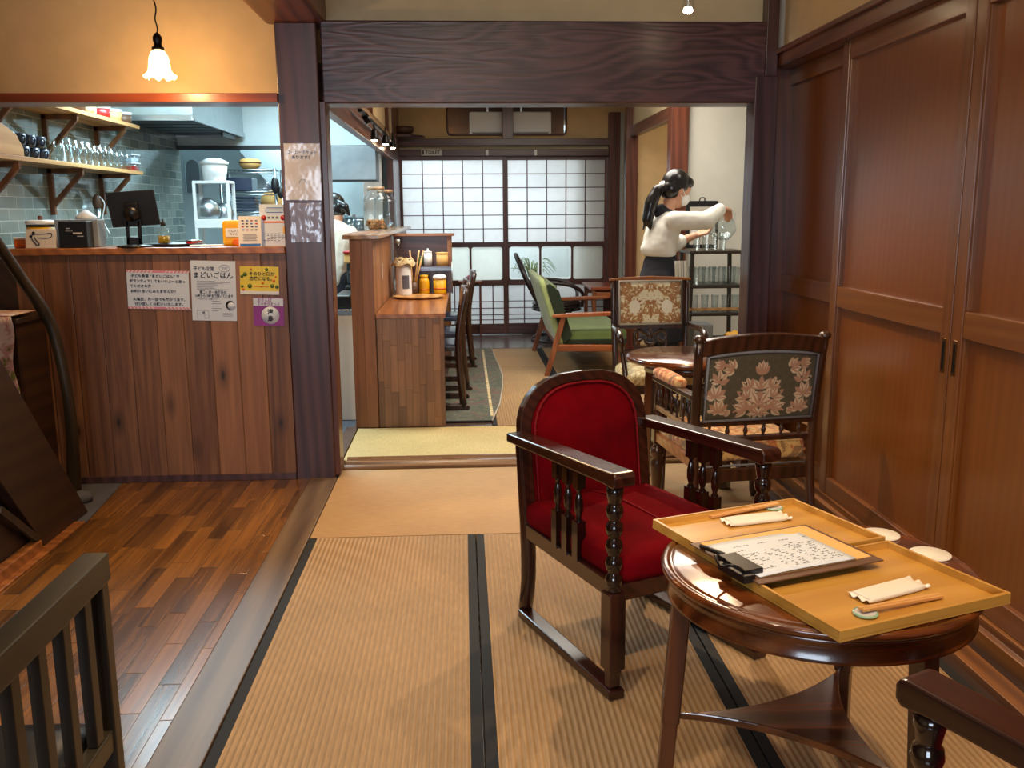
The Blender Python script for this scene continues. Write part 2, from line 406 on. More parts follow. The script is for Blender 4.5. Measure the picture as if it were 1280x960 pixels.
    def cushion(s, x0, x1, y0, y1, z0, z1, r=.03, puff=.01, n=10, axis='z', tuft=None):
        """soft box; puffs towards +axis"""
        cx, cy, cz = (x0+x1)/2, (y0+y1)/2, (z0+z1)/2; hx, hy, hz = (x1-x0)/2, (y1-y0)/2, (z1-z0)/2
        r = min(r, hx*.98, hy*.98, hz*.98); bm = bmesh.new()
        bmesh.ops.create_cube(bm, size=2); bmesh.ops.subdivide_edges(bm, edges=bm.edges[:], cuts=n, use_grid_fill=True)
        for v in bm.verts:
            p = v.co.copy(); q = Vector((p.x*hx, p.y*hy, p.z*hz)); k = Vector((max(-(hx-r), min(hx-r, q.x)), max(-(hy-r), min(hy-r, q.y)), max(-(hz-r), min(hz-r, q.z))))
            d = q-k
            if d.length > 1e-9: q = k+d.normalized()*r
            u = (1-p.x**2)*(1-p.y**2) if axis == 'z' else (1-p.x**2)*(1-p.z**2) if axis == 'y' else (1-p.y**2)*(1-p.z**2)
            if axis == 'z': q.z += puff*max(0, u)*(1 if p.z > 0 else .2*p.z)
            if axis == 'y': q.y += puff*max(0, u)*p.y
            if axis == 'x': q.x += puff*max(0, u)*p.x
            if tuft and p.z > .9:
                q.z -= tuft*(.5+.5*math.cos((q.x+hx)*2*PI/.13))*(.5+.5*math.cos((q.y+hy)*2*PI/.13))*u
            v.co = q+Vector((cx, cy, cz))
        bm.verts.index_update()
        s.add([tuple(v.co) for v in bm.verts], [tuple(v.index for v in f.verts) for f in bm.faces], True); bm.free(); return s
    def build(s, name, mat, parent=None, bevel=0, seg=2, sub=0, solid=0):
        me = bpy.data.meshes.new(name); me.from_pydata(s.v, [], s.f)
        me.polygons.foreach_set('use_smooth', s.sm)
        bm = bmesh.new(); bm.from_mesh(me); bmesh.ops.remove_doubles(bm, verts=bm.verts, dist=1e-5)
        bmesh.ops.recalc_face_normals(bm, faces=bm.faces); bm.to_mesh(me); bm.free()
        o = bpy.data.objects.new(name, me); COL.objects.link(o)
        me.materials.append(M[mat] if isinstance(mat, str) else mat)
        if parent: o.parent = parent
        if solid:
            md = o.modifiers.new('solid', 'SOLIDIFY'); md.thickness = solid; md.offset = 0
        if bevel:
            md = o.modifiers.new('bevel', 'BEVEL'); md.width = bevel; md.segments = seg; md.limit_method = 'ANGLE'; md.angle_limit = .7
            md.harden_normals = False
        if sub:
            md = o.modifiers.new('sub', 'SUBSURF'); md.levels = sub; md.render_levels = sub
        return o

def tag(o, label, cat, group=None, kind='thing'):
    o['label'] = label; o['category'] = cat
    if group: o['group'] = group
    if kind: o['kind'] = kind
    return o
def thing(name, label, cat, loc=(0,0,0), rz=0, group=None):
    o = bpy.data.objects.new(name, None); COL.objects.link(o); o.location = loc; o.rotation_euler = (0,0,rz)
    o.empty_display_size = .1
    return tag(o, label, cat, group)
def struct(name, mb, mat, bevel=0, parent=None):
    o = mb.build(name, mat, parent, bevel=bevel)
    if not parent: o['kind'] = 'structure'
    return o
KIDS = {}
def copy_thing(root, loc, rz, label, group=None):
    kids = {}
    allo = [o for o in bpy.data.objects if o.parent is not None]
    for o in allo: kids.setdefault(o.parent.name, []).append(o)
    def rec(o, par):
        c = o.copy(); COL.objects.link(c)
        if par: c.parent = par
        for k in kids.get(o.name, []): rec(k, c)
        return c
    c = rec(root, None); c.location = loc; c.rotation_euler = (0,0,rz); c['label'] = label
    if group: c['group'] = group
    return c

def text(name, body, size, mat, parent, m, align='CENTER', line=1.0, bold=0, width=None):
    """lettering as a mesh; m places the text plane (x right, y up)"""
    cu = bpy.data.curves.new(name, 'FONT'); cu.body = body; cu.size = size; cu.align_x = align; cu.align_y = 'CENTER'
    cu.space_line = line; cu.offset = bold; cu.extrude = .0002; cu.resolution_u = 2
    o = bpy.data.objects.new(name, cu); COL.objects.link(o)
    bpy.context.view_layer.update(); dg = bpy.context.evaluated_depsgraph_get()
    me = bpy.data.meshes.new_from_object(o.evaluated_get(dg)); bpy.data.objects.remove(o)
    if width and len(me.vertices):
        xs = [v.co.x for v in me.vertices]; k = width/max(1e-6, max(xs)-min(xs))
        for v in me.vertices: v.co.x *= k
    me.transform(m); me.materials.clear(); me.materials.append(M[mat]); me.name = name
    r = bpy.data.objects.new(name, me); COL.objects.link(r); r.parent = parent
    return r
def upright(x, y, z, rot=0, tilt=0):
    """text plane facing -Y at the given point"""
    return Matrix.Translation((x, y, z)) @ Matrix.Rotation(rot, 4, 'Y') @ Matrix.Rotation(PI/2-tilt, 4, 'X')
# ================================================================== SETTING
H_CEIL = 2.78
def B(x0, x1, y0, y1, z0, z1): return MB().box(x0, x1, y0, y1, z0, z1)
# floors: each surface keeps its own place and thickness
struct('floor', B(-3.4, 3.0, -2.4, 11.9, -.10, -.035), 'far_floor')
struct('floor_parquet', MB().prism([(-.81,-2.4),(-.81,4.66),(-1.76,4.66),(-1.70,4.03),(-1.70,-2.4)], -.034, 0, 'z'), 'parquet')
struct('floor_stone', MB().prism([(-1.765,4.66),(-1.705,4.03),(-1.85,4.03),(-2.6,4.03),(-2.6,4.66)], -.034, -.001, 'z'), 'stone')
struct('floor_stair_side', B(-3.3, -1.86, -2.4, 4.02, -.034, -.001), 'stair_wood')
struct('floor_border', B(-.808, -.672, -2.4, 4.64, -.034, .004), 'border_y', .003)
struct('trim_stair_edge', B(-1.79, -1.705, 1.0, 4.02, -.034, .006), 'light_wood_x', .003)
ZT = -.035
def mat_(x0, x1, y0, y1, m, label, bands='x', bw=.032, group='tatami mats of the front room'):
    t = thing('tatami_mat', label, 'tatami mat', ((x0+x1)/2, (y0+y1)/2, ZT), 0, group)
    w, d = (x1-x0)/2-.0015, (y1-y0)/2-.0015
    if bands == 'x': B(-w+bw, w-bw, -d, d, 0, .033).build('mat_surface', m, t)
    else: B(-w, w, -d, d, 0, .033).build('mat_surface', m, t)
    if bands == 'x':
        for s in (-1, 1): B(min(s*w, s*(w-bw)), max(s*w, s*(w-bw)), -d, d, 0, .0345).build('cloth_border', 'heri', t, bevel=.001)
    return t
mat_(-.67, .032, 1.9-1.6, 3.745, 'tatami', 'striped straw tatami mat with black borders beside the wooden edge board')
mat_(.034, .736, .3, 3.745, 'tatami', 'striped straw tatami mat under the red velvet armchair')
mat_(.738, 1.44, .3, 3.745, 'tatami', 'striped straw tatami mat under the tray table by the sliding doors')
mat_(-.67, .42, 3.75, 4.79, 'tatami_plain', 'smooth tan tatami mat lying crosswise before the wooden sill', None)
mat_(.422, 1.44, 3.75, 4.79, 'tatami_plain', 'smooth tan tatami mat under the small round table', None)
struct('floor_sill', MB().prism([(4.795,-.03),(4.795,.012),(4.83,.016),(4.835,.006),(4.87,.006),(4.875,.018),(4.915,.018),(4.92,.006),(4.96,.006),(4.97,.02),(4.985,.02),(4.985,-.03)], -.66, 1.66, 'x'), 'threshold_x')
mat_(-.688, .78, 4.99, 5.76, 'tatami_pale', 'pale yellow tatami mat just beyond the wooden sill', None, group='tatami mats of the back room')
mat_(.782, 2.3, 4.99, 5.76, 'tatami_pale', 'pale yellow tatami mat behind the small round table', None, group='tatami mats of the back room')
mat_(.17, .74, 5.77, 8.06, 'tatami_far', 'ribbed tatami mat beside the patterned green rug', 'x', .03, group='tatami mats of the back room')
mat_(.745, 1.5, 5.77, 8.06, 'tatami_far', 'ribbed tatami mat under the near end of the green sofa', 'x', .03, group='tatami mats of the back room')
mat_(1.505, 2.3, 5.77, 8.06, 'tatami_far', 'ribbed tatami mat at the feet of the woman pouring water', 'x', .03, group='tatami mats of the back room')
mat_(.17, .74, 8.065, 9.17, 'tatami_plain', 'smooth tan tatami mat at the far corner of the rug', 'x', .03, group='tatami mats of the back room')
mat_(.745, 1.5, 8.065, 9.17, 'tatami_plain', 'smooth tan tatami mat under the far end of the green sofa', 'x', .03, group='tatami mats of the back room')
struct('floor_back_boards', B(-.72, 2.3, 9.175, 10.28, -.034, .0), 'far_floor')
struct('floor_under_desk', B(-.72, .168, 5.77, 9.17, -.034, -.001), 'far_floor')
struct('floor_kitchen', B(-2.6, -.70, 4.7, 9.8, -.034, -.002), 'stone')
struct('floor_kitchen_entry', B(-.76, -.692, 4.84, 5.76, -.034, .01), 'far_floor')

# main walls
struct('wall_left', B(-3.0, -2.9, -2.4, 4.9, -.03, H_CEIL), 'plaster_warm')
struct('wall_back', B(-3.4, 3.0, -2.5, -2.4, -.03, H_CEIL), 'plaster_cream')
struct('wall_above_counter', B(-2.9, -.88, 4.70, 4.78, 1.90, H_CEIL), 'plaster_warm')
struct('wall_above_beam', B(-.66, 1.56, 4.76, 4.84, 2.24, H_CEIL), 'plaster_cream')
struct('wall_counter_left', B(-2.9, -2.19, 4.64, 4.72, -.03, 1.14), 'stair_wood')
struct('trim_lintel', B(-2.9, -.875, 4.62, 4.82, 1.872, 1.915), 'lintel_wood', .003)
struct('wall_corner_post', B(-.878, -.682, 4.64, 4.84, -.03, 2.24), 'post_wood', .006)
struct('trim_post_side', B(-.684, -.655, 4.66, 4.80, .01, 1.88), 'frame_z', .003)
struct('ceiling_beam_left', B(-.93, -.648, -2.4, 4.86, 2.24, 2.46), 'beam_wood_y', .02)
bm_ = MB()
def beam_face(u, v):
    x = -.668+u*2.172; z = 1.888+v*.368
    return (x, 4.665+.008*noise.noise((x*3, z*9, 1)), z+.004*noise.noise((x*2, 3, v)))
struct('ceiling_beam', bm_.box(-.668, 1.504, 4.67, 4.86, 1.872, 2.256), 'beam_wood', .008)
struct('wall_right_post', B(1.452, 1.565, 4.66, 4.80, -.03, 2.0), 'post_wood', .004)
struct('wall_right_post_upper', B(1.505, 1.565, 4.68, 4.80, 2.0, H_CEIL), 'post_wood', .004)
struct('wall_right_jamb', B(1.56, 1.70, 4.78, 4.92, -.03, 2.12), 'frame_z', .003)
struct('wall_right', B(1.645, 1.75, -2.4, 4.9, 2.12, H_CEIL), 'plaster_warm')
struct('wall_right_backing', B(1.74, 1.80, -2.4, 4.95, -.03, 2.2), 'stair_wood')
struct('ceiling', B(-3.4, 3.0, -2.5, 4.84, H_CEIL, H_CEIL+.08), 'ceiling')
struct('trim_door_header', B(1.575, 1.70, -2.4, 4.86, 2.045, 2.12), 'frame_y', .004)
struct('trim_door_header_ledge', B(1.555, 1.65, -2.4, 4.86, 2.105, 2.128), 'frame_y', .003)
struct('baseboard_right', MB().prism([(1.60,-.03),(1.60,.045),(1.618,.05),(1.618,.078),(1.75,.078),(1.75,-.03)], -2.4, 4.86, 'y'), 'threshold_y', .002)
struct('baseboard_right_ledge', B(1.475, 1.545, -2.4, 4.64, -.03, .018), 'threshold_y', .002)
struct('floor_right_gap', B(1.44, 1.62, -2.4, 4.79, -.034, -.008), 'stair_wood')

def sliding_door(n, x, y0, y1, pull=None):
    """panelled sliding door standing in the wall at x, facing -X"""
    z0, z1 = .08, 2.045; zm0, zm1 = .93, 1.02; st = .062
    root = bpy.data.objects.new('door_%d' % n, None); COL.objects.link(root); root.location = (x, (y0+y1)/2, 0); root['kind'] = 'structure'
    L = (y1-y0)/2
    MB().box(.024, .03, -L+.01, L-.01, z0, z1).build('door_panel', 'door_panel', root)
    mb = MB()
    for s in (-1, 1): mb.box(-.002, .034, min(s*L, s*(L-st)), max(s*L, s*(L-st)), z0, z1)
    mb.build('door_stile', 'door_rail_z', root, bevel=.003)
    mb = MB()
    for a, b in ((z0, z0+.075), (zm0, zm1), (z1-.075, z1)): mb.box(.0015, .033, -L+st, L-st, a, b)
    mb.build('door_rail', 'door_rail_y', root, bevel=.003)
    mb = MB()
    for a, b in ((z0+.075, zm0), (zm1, z1-.075)):
        mb.box(.006, .026, -L+st, -L+st+.008, a, b).box(.006, .026, L-st-.008, L-st, a, b)
    mb.build('door_bead', 'door_rail_z', root, bevel=.002)
    if pull is not None:
        for s in pull:
            p = MB(); yy = s*(L-st/2)
            p.prism([(yy-.014, .80), (yy+.014, .80), (yy+.014, .92), (yy-.014, .92)], -.004, .002, 'x')
            h = p.build('door_handle', 'brass', root, bevel=.006, seg=3)
            q = MB(); q.prism([(yy-.007, .812), (yy+.007, .812), (yy+.007, .908), (yy-.007, .908)], -.0048, -.003, 'x')
            q.build('handle_recess', 'black_iron', h, bevel=.002)
    return root
sliding_door(1, 1.665, 3.93, 4.86)
sliding_door(2, 1.628, 2.985, 4.02, pull=(-1,))
sliding_door(3, 1.630, 1.98, 2.98, pull=(1,))
sliding_door(4, 1.665, 1.06, 2.02)
sliding_door(5, 1.628, .1, 1.1)

# back room shell
HB = 2.62
struct('ceiling_back_room', B(-.74, 3.0, 4.84, 10.5, HB, HB+.08), 'plaster_cream')
struct('wall_far', MB().box(-.74, -.15, 10.33, 10.42, 2.06, HB).box(-.15, 1.14, 10.33, 10.42, 2.53, HB).box(-.15, 1.14, 10.33, 10.42, 2.06, 2.17).box(1.14, 2.6, 10.33, 10.42, 2.06, HB).box(-.15, 1.14, 10.55, 10.60, 2.1, 2.6), 'plaster_warm')
struct('wall_far_low', MB().box(1.62, 2.7, 10.33, 10.42, -.03, 2.1).box(-.74, 1.62, 10.33, 10.42, 1.99, 2.06), 'plaster_cream')
struct('trim_rail_far', B(-.69, 1.72, 10.24, 10.33, 2.055, 2.13), 'frame_x', .004)
struct('trim_lintel_far', B(-.69, 1.60, 10.24, 10.34, 1.945, 2.015), 'frame_x', .004)
struct('wall_far_post_upper', B(.445, .56, 10.26, 10.36, 2.13, HB), 'frame_z', .004)
struct('wall_far_post_left', B(-.74, -.675, 9.32, 10.36, -.03, HB), 'frame_z', .004)
struct('wall_far_post_right', B(1.60, 1.72, 10.22, 10.34, -.03, 2.4), 'frame_z', .004)
struct('trim_far_jamb', B(1.72, 1.77, 10.26, 10.34, -.03, 2.4), 'plaster_white', .003)
struct('wall_side_post_far', B(1.60, 1.715, 9.14, 9.25, -.03, HB), 'frame_z', .004)
struct('wall_side_post_near', B(1.635, 1.775, 7.34, 7.48, -.03, HB), 'frame_z', .004)
struct('trim_side_header', B(1.64, 1.71, 7.48, 9.14, 2.06, 2.16), 'frame_y', .004)
struct('wall_side_upper', B(1.66, 1.70, 7.48, 9.14, 2.16, HB), 'plaster_cream')
struct('wall_side_room', MB().box(1.715, 2.75, 9.30, 9.38, -.03, HB), 'plaster_warm')
struct('wall_white', B(1.775, 2.75, 7.38, 7.46, -.03, HB), 'plaster_white')
struct('wall_right_back_room', B(2.62, 2.72, 4.84, 7.4, -.03, HB), 'plaster_white')
struct('wall_right_return', B(1.60, 2.72, 4.84, 4.90, -.03, HB), 'plaster_white')
struct('floor_side_room', B(2.3, 2.72, 4.9, 9.3, -.034, 0), 'far_floor')
# wall towards the kitchen, above the long opening
struct('wall_kitchen_upper', B(-.73, -.68, 4.84, 9.32, 2.085, HB), 'plaster_warm')
struct('trim_kitchen_header', MB().box(-.74, -.665, 4.84, 9.32, 1.96, 2.085).box(-.73, -.675, 4.84, 9.32, 1.865, 1.96), 'frame_y', .004)
struct('trim_kitchen_header_ledge', B(-.675, -.64, 4.84, 9.32, 2.01, 2.05), 'cap_wood', .003)
struct('wall_brace', MB().box(-.676, -.645, 7.0, 7.05, 2.05, HB), 'frame_z', .003)
struct('wall_brace_far', MB().box(-.676, -.645, 8.55, 8.6, 2.05, HB), 'frame_z', .003)

# shoji
def shoji(n, x0, x1, frost, y=10.29):
    root = bpy.data.objects.new('window_%d' % n, None); COL.objects.link(root); root.location = ((x0+x1)/2, y, 0); root['kind'] = 'structure'
    W = (x1-x0)/2; st = .036
    f = MB()
    for s in (-1, 1): f.box(min(s*W, s*(W-st)), max(s*W, s*(W-st)), -.017, .017, .012, 1.945)
    f.build('frame_stile', 'frame_z', root, bevel=.002)
    f = MB()
    for a, b in ((.012, .115), (.545, .590), (.985, 1.022), (1.905, 1.945)): f.box(-W+st, W-st, -.016, .016, a, b)
    f.build('frame_rail', 'frame_x', root, bevel=.002)
    g = MB(); w = W-st; bt = .0058
    for k in range(1, 5): x = -w+2*w*k/5; g.box(x-bt, x+bt, -.012, .002, 1.02, 1.906)
    for k in range(1, 6): z = 1.02+.886*k/6; g.box(-w, w, -.010, .001, z-bt*.8, z+bt*.8)
    for k in range(1, 4): 
        x = -w+2*w*(k-.5)/3
        if k < 4: g.box(x-bt, x+bt, -.012, .002, .115, .546) if k != 3 else None
    g.box(w*.78-bt, w*.78+bt, -.012, .002, .115, .546)
    for z in (.365, .29, .215, .16): g.box(-w, w, -.010, .001, z-bt*.7, z+bt*.7)
    g.build('lattice', 'frame_x', root)
    MB().box(-w, w, .003, .005, 1.02, 1.906).build('upper_paper', 'shoji_paper', root)
    MB().box(-w, w, .003, .005, .115, .546).build('lower_paper', 'shoji_paper', root)
    # middle row: three panes with rounded corners
    def rr(cx, cz, hw, hh, r, k=5):
        P = []
        for (sx, sz, a0) in ((1,1,0), (-1,1,90), (-1,-1,180), (1,-1,270)):
            for i in range(k+1):
                a = math.radians(a0+90*i/k); P.append((cx+sx*(hw-r)+r*math.cos(a), cz+sz*(hh-r)+r*math.sin(a)))
        return P
    pw = 2*w/3
    for k in range(3):
        cx = -w+pw*(k+.5)
        fm = MB(); out = rr(cx, .7875, pw/2, .1985, .001); inn = rr(cx, .7875, pw/2-.011, .182, .028)
        n_ = len(out)
        for yy in (-.014, .014):
            vs = [(p[0], yy, p[1]) for p in out]+[(p[0], yy, p[1]) for p in inn]
            fm.add(vs, [(i, (i+1) % n_, (i+1) % n_+n_, i+n_) for i in range(n_)])
        vs = [(p[0], -.014, p[1]) for p in inn]+[(p[0], .014, p[1]) for p in inn]
        fm.add(vs, [(i, (i+1) % n_, (i+1) % n_+n_, i+n_) for i in range(n_)])
        fm.build('pane_surround', 'frame_x', root)
        if frost[k] == 'f': MB().box(cx-pw/2+.004, cx+pw/2-.004, .0, .003, .595, .98).build('frosted_pane', 'shoji_frost', root)
        else:
            MB().box(cx-pw/2+.004, cx+pw/2-.004, .0, .003, .595, .98).build('glass_pane', 'shoji_glass', root)
            o2 = rr(cx, .7875, pw/2-.012, .18, .027); i2 = rr(cx, .7875, pw/2-.030, .160, .02); fm = MB()
            vs = [(p[0], -.0012, p[1]) for p in o2]+[(p[0], -.0012, p[1]) for p in i2]; n_ = len(o2)
            fm.add(vs, [(i, (i+1) % n_, (i+1) % n_+n_, i+n_) for i in range(n_)])
            fm.build('etched_border', 'shoji_frost', root)
    return root
shoji(1, -.685, .478, 'fff')
shoji(2, .462, 1.605, 'ccf', 10.325)
# the white lobby seen through the glass, and its side wall
struct('wall_lobby', B(-1.0, 2.4, 11.6, 11.68, -.03, 2.6), 'kitchen_white')
struct('wall_lobby_side', MB().box(1.245, 1.62, 10.46, 10.50, -.03, 2.1), 'plaster_cream')
struct('wall_lobby_left', B(-.9, -.82, 10.45, 11.6, -.03, 2.6), 'kitchen_white')
struct('ceiling_lobby', B(-1.0, 2.4, 10.62, 11.7, 2.3, 2.36), 'kitchen_white')
struct('floor_lobby', B(-1.0, 2.4, 10.42, 11.6, -.034, 0), 'far_floor')

# kitchen shell
struct('wall_kitchen_left', B(-2.58, -2.5, 4.72, 8.55, -.03, 2.6), 'tile')
struct('ceiling_kitchen', B(-2.6, -.74, 4.78, 9.9, 2.5, 2.58), 'kitchen_white')
struct('wall_kitchen_back_upper', B(-2.5, -.74, 8.5, 8.58, 1.93, 2.5), 'kitchen_white')
struct('trim_kitchen_back', B(-2.5, -.74, 8.46, 8.50, 1.905, 1.94), 'steel_dark', .002)
struct('wall_kitchen_back', B(-2.95, -.74, 9.6, 9.68, -.03, 2.5), 'kitchen_white')
struct('wall_kitchen_niche_left', B(-2.95, -2.85, 8.58, 9.6, -.03, 2.5), 'kitchen_white')
struct('ceiling_kitchen_slope', MB().prism([(-2.12,1.93),(-1.6,1.32),(-.8,1.3),(-.8,2.4),(-2.12,2.4)], 9.2, 9.6, 'y'), 'kitchen_white')

# counter of the kitchen
t = thing('bar_counter', 'plank-fronted wooden kitchen counter with paper notices, left of the dark post', 'counter', (-1.53, 4.66, 0))
MB().box(-.66, .65, -.02, .02, .03, 1.155).build('plank_front', 'counter_planks', t)
MB().box(-.65, .65, -.028, -.02, 0, .035).build('base_strip', 'post_wood', t, bevel=.002)
MB().box(-.70, .652, -.035, .32, 1.156, 1.19).build('countertop', 'desk_top', t, bevel=.004)
MB().box(-.65, .65, .02, .30, -.002, 1.156).build('carcass', 'grey_plastic', t)

# partition and desk
t = thing('wood_partition', 'tall plank partition wall with a pale cap behind the writing desk', 'partition', (-.63, 5.77, 0))
MB().box(-.072, .072, 0, .04, 0, 1.19).build('end_board', 'end_planks', t, bevel=.002)
MB().box(-.06, .07, .04, 3.5, 0, 1.19).build('plank_side', 'partition_planks', t)
MB().box(-.11, .115, -.025, 3.5, 1.19, 1.218).build('cap', 'cap_wood', t, bevel=.004)
MB().box(.0705, .074, .62, .635, .90, 1.01).build('white_strip', 'paper', t)
t = thing('counter_desk', 'long wooden counter desk built against the plank partition', 'desk', (-.335, 5.77, 0))
MB().box(-.218, .215, -.012, 3.4, .70, .728).build('desktop', 'desk_top', t, bevel=.003)
MB().box(-.215, .205, .0, .03, 0, .70).build('end_panel', 'desk_panel', t, bevel=.002)
MB().box(-.215, .205, 3.35, 3.38, 0, .70).build('end_panel', 'desk_panel', t, bevel=.002)
t = thing('desk_divider', 'upright wooden divider with a top ledge across the counter desk', 'divider', (-.33, 7.32, .728))
MB().box(-.215, .235, 0, .03, 0, .44).build('divider_board', 'frame_x', t, bevel=.002)
MB().box(-.215, .262, -.06, .10, .44, .46).build('top_ledge', 'light_wood_x', t, bevel=.004)
MB().box(.205, .24, -.03, .06, 0, .44).build('side_post', 'end_planks', t, bevel=.002)
t = thing('kitchen_cabinet', 'white low kitchen cabinet behind the plank partition', 'cabinet', (-.86, 6.0, 0))
MB().box(.0, .135, .0, 2.6, 0, .70).build('cabinet_body', 'white_plastic', t, bevel=.004)
MB().box(-.01, .14, -.01, 2.62, .70, .735).build('worktop', 'steel', t, bevel=.004)
tag(MB().box(-.85, -.74, 6.05, 6.5, .737, .82).build('appliance_base', 'black_plastic', bevel=.01), 'black appliance standing on the low white kitchen cabinet', 'appliance')
t = thing('coffee_machine', 'dark coffee machine on the kitchen cabinet behind the partition', 'coffee machine', (-.80, 6.75, .737))
MB().box(-.05, .05, -.1, .15, 0, .10).build('machine_base', 'black_plastic', t, bevel=.01)
MB().box(-.05, .05, .03, .15, .1, .26).build('machine_body', 'steel_dark', t, bevel=.01)
MB().box(-.05, .05, -.1, .15, .26, .33).build('machine_head', 'kraft', t, bevel=.01)
MB().box(-.055, .055, -.11, .16, .33, .345).build('machine_lid', 'red', t, bevel=.004)
MB().lathe([(.035,0),(.04,.05),(.036,.1)], (0,-.04,.11)).build('carafe', 'glass_thick', t)

# rug
def rug():
    mb = MB()
    P = [(-.19,5.86),(.17,5.86),(.24,6.4),(.285,7.0),(.31,7.6),(.30,8.05),(.275,8.6),(.265,9.12),(-.10,9.12),(-.14,8.0)]
    mb.prism(P, .0015, .010, 'z')
    r = thing('floor_rug', 'green patterned rug running under the row of dark desk chairs', 'rug')
    mb.build('rug_pile', 'rug', r)
    for i, (a, b) in enumerate(zip(P[1:7], P[2:8])):
        pass
    MB().tube([(x, y, .010) for x, y in P[1:8]], .006, 6).build('pale_edge', 'cord_cream', r)
    MB().tube([(x, y, .009) for x, y in P[:2]], .006, 6).build('dark_edge', 'heri', r)
    MB().box(.165, .185, 6.0, 9.0, .0095, .0102).build('pale_stripe', 'seat_pale', r)
rug()

# ------------------------------------------------------------------ left: stair, rail, cupboard, slatted chair
t = thing('staircase', 'dark wooden staircase climbing towards the left edge of the room', 'staircase', (-1.78, 4.17, 0))
# stringer in the plane x = 0 ; local y negative = towards the viewer
MB().prism([(-.03,0),(-.45,0),(-2.41,2.45),(-2.01,2.6),(-.60,.76),(.0,.0)], -.03, .03, 'x').build('stringer', 'stair_wood', t, bevel=.004)
MB().prism([(-.03,0),(-.45,0),(-2.41,2.45),(-2.01,2.6),(-.60,.76),(.0,.0)], -.83, -.78, 'x').build('stringer', 'stair_wood', t, bevel=.004)
for k in range(9):
    z = .2*(k+1); y = -.16-.155*k
    MB().box(-.78, -.03, y-.22, y, z-.03, z).build('tread', 'stair_wood', t, bevel=.004)
MB().prism([(-.50,0),(-2.40,0),(-2.40,2.36)], -.02, .0, 'x').build('under_panel', 'stair_wood', t)
MB().box(-.0, .045, -2.9, -.5, 0, .05).build('foot_rail', 'light_wood_x', t, bevel=.006)
MB().bar((.03,-.78,.27), (.03,-.50,.045), .02, .03).build('batten', 'slat_wood', t, bevel=.004)
t = thing('handrail', 'rough bent wooden handrail pole rising beside the stair foot', 'handrail')
MB().tube([(-1.89,4.36,.0),(-1.86,4.33,.3),(-1.85,4.30,.55),(-1.88,4.30,.80),(-1.91,4.28,.92),(-1.96,4.2,1.08),(-2.0,4.08,1.26),(-2.04,3.9,1.5),(-2.1,3.5,1.95)], [.036,.03,.026,.026,.028,.026,.026,.026,.025], 8, sub=4).build('pole', 'slat_wood', t)
MB().ball((-1.85,4.33,.02), (.06,.05,.035)).build('foot_stone', 'stone', t)
t = thing('side_cupboard', 'low dark cupboard beside the plank counter at the left edge', 'cupboard', (-2.32, 4.40, 0))
MB().box(-.25, .27, -.10, .2, 0, .86).build('cupboard_body', 'stair_wood', t, bevel=.004)
MB().box(-.27, .285, -.12, .21, .86, .885).build('cupboard_top', 'slat_wood', t, bevel=.004)
c = MB()
c.grid(lambda u, v: (-2.52+u*.475+.01*math.sin(v*9), 4.26-.006*math.sin(u*26)*v*2-.012, .90-v*(.30+.10*u)-.02*math.sin(u*7)*v), 24, 10)
c.grid(lambda u, v: (-2.52+u*.475, 4.25+v*.25, .903), 24, 4)
o = c.build('draped_cloth', 'cloth_print', solid=.004); tag(o, 'pale cloth with printed flowers draped over the low cupboard', 'cloth')

t = thing('slatted_chair', 'dark slat-backed wooden chair cut off by the lower left corner', 'chair', (-.922, 1.29, 0))
for yy in (.29, -.33): MB().box(.235, .27, yy-.002, yy+.03, 0, .73).build('back_post', 'slat_wood', t, bevel=.003)
MB().box(.228, .275, -.345, .322, .70, .752).build('top_rail', 'slat_wood_y', t, bevel=.004)
MB().box(.238, .266, -.33, .30, .38, .42).build('lower_rail', 'slat_wood_y', t, bevel=.003)
for k in range(6):
    yy = .29-.062-.088*k+.02; MB().box(.242, .262, yy-.018, yy+.010, .42, .70).build('slat', 'slat_wood', t, bevel=.002)
MB().box(.242, .262, -.33, .30, .25, .27).build('side_rail', 'slat_wood_y', t, bevel=.002)
MB().cushion(-.25, .24, -.32, .30, .385, .44, .02, .01).build('seat', 'black_plastic', t)
for yy in (.29, -.33): MB().box(-.25, -.215, yy-.002, yy+.03, 0, .40).build('leg', 'slat_wood', t, bevel=.003)

# ------------------------------------------------------------------ pendant, spot bulb
t = thing('pendant_lamp', 'lit frosted glass pendant lamp with ruffled rim before the ochre wall', 'lamp', (-1.325, 4.32, 1.945))
pend_loc = (-1.325, 4.32, 1.945)
def ruf(u, v):
    a = 2*PI*u; prof = [(.078, .0), (.066, .012), (.056, .03), (.053, .06), (.048, .085), (.036, .105), (.022, .115)]
    k = v*(len(prof)-1); i = min(int(k), len(prof)-2); f = k-i
    r = prof[i][0]*(1-f)+prof[i+1][0]*f; h = prof[i][1]*(1-f)+prof[i+1][1]*f
    w = max(0, 1-v*3); r += .010*w*math.sin(a*8); h += .009*w*math.sin(a*8+1)
    r *= .8
    return (r*math.cos(a), r*math.sin(a), h)
MB().grid(ruf, 64, 18).build('glass_shade', 'shade', t, solid=.003)
MB().lathe([(.0,.114),(.026,.114),(.026,.126),(.017,.13),(.017,.145),(.02,.155),(.019,.17),(.011,.182),(.004,.188)], n=20).build('socket', 'black_iron', t)
b = MB(); b.ball((0,0,.055), (.016,.016,.022)); b.build('light_bulb', 'bulb', t)
c = MB(); c.tube([(.0035*math.sin(i*.9), .0035*math.cos(i*.9), .186+i*.012) for i in range(56)], .0032, 6); c.build('twisted_cord', 'black_iron', t)
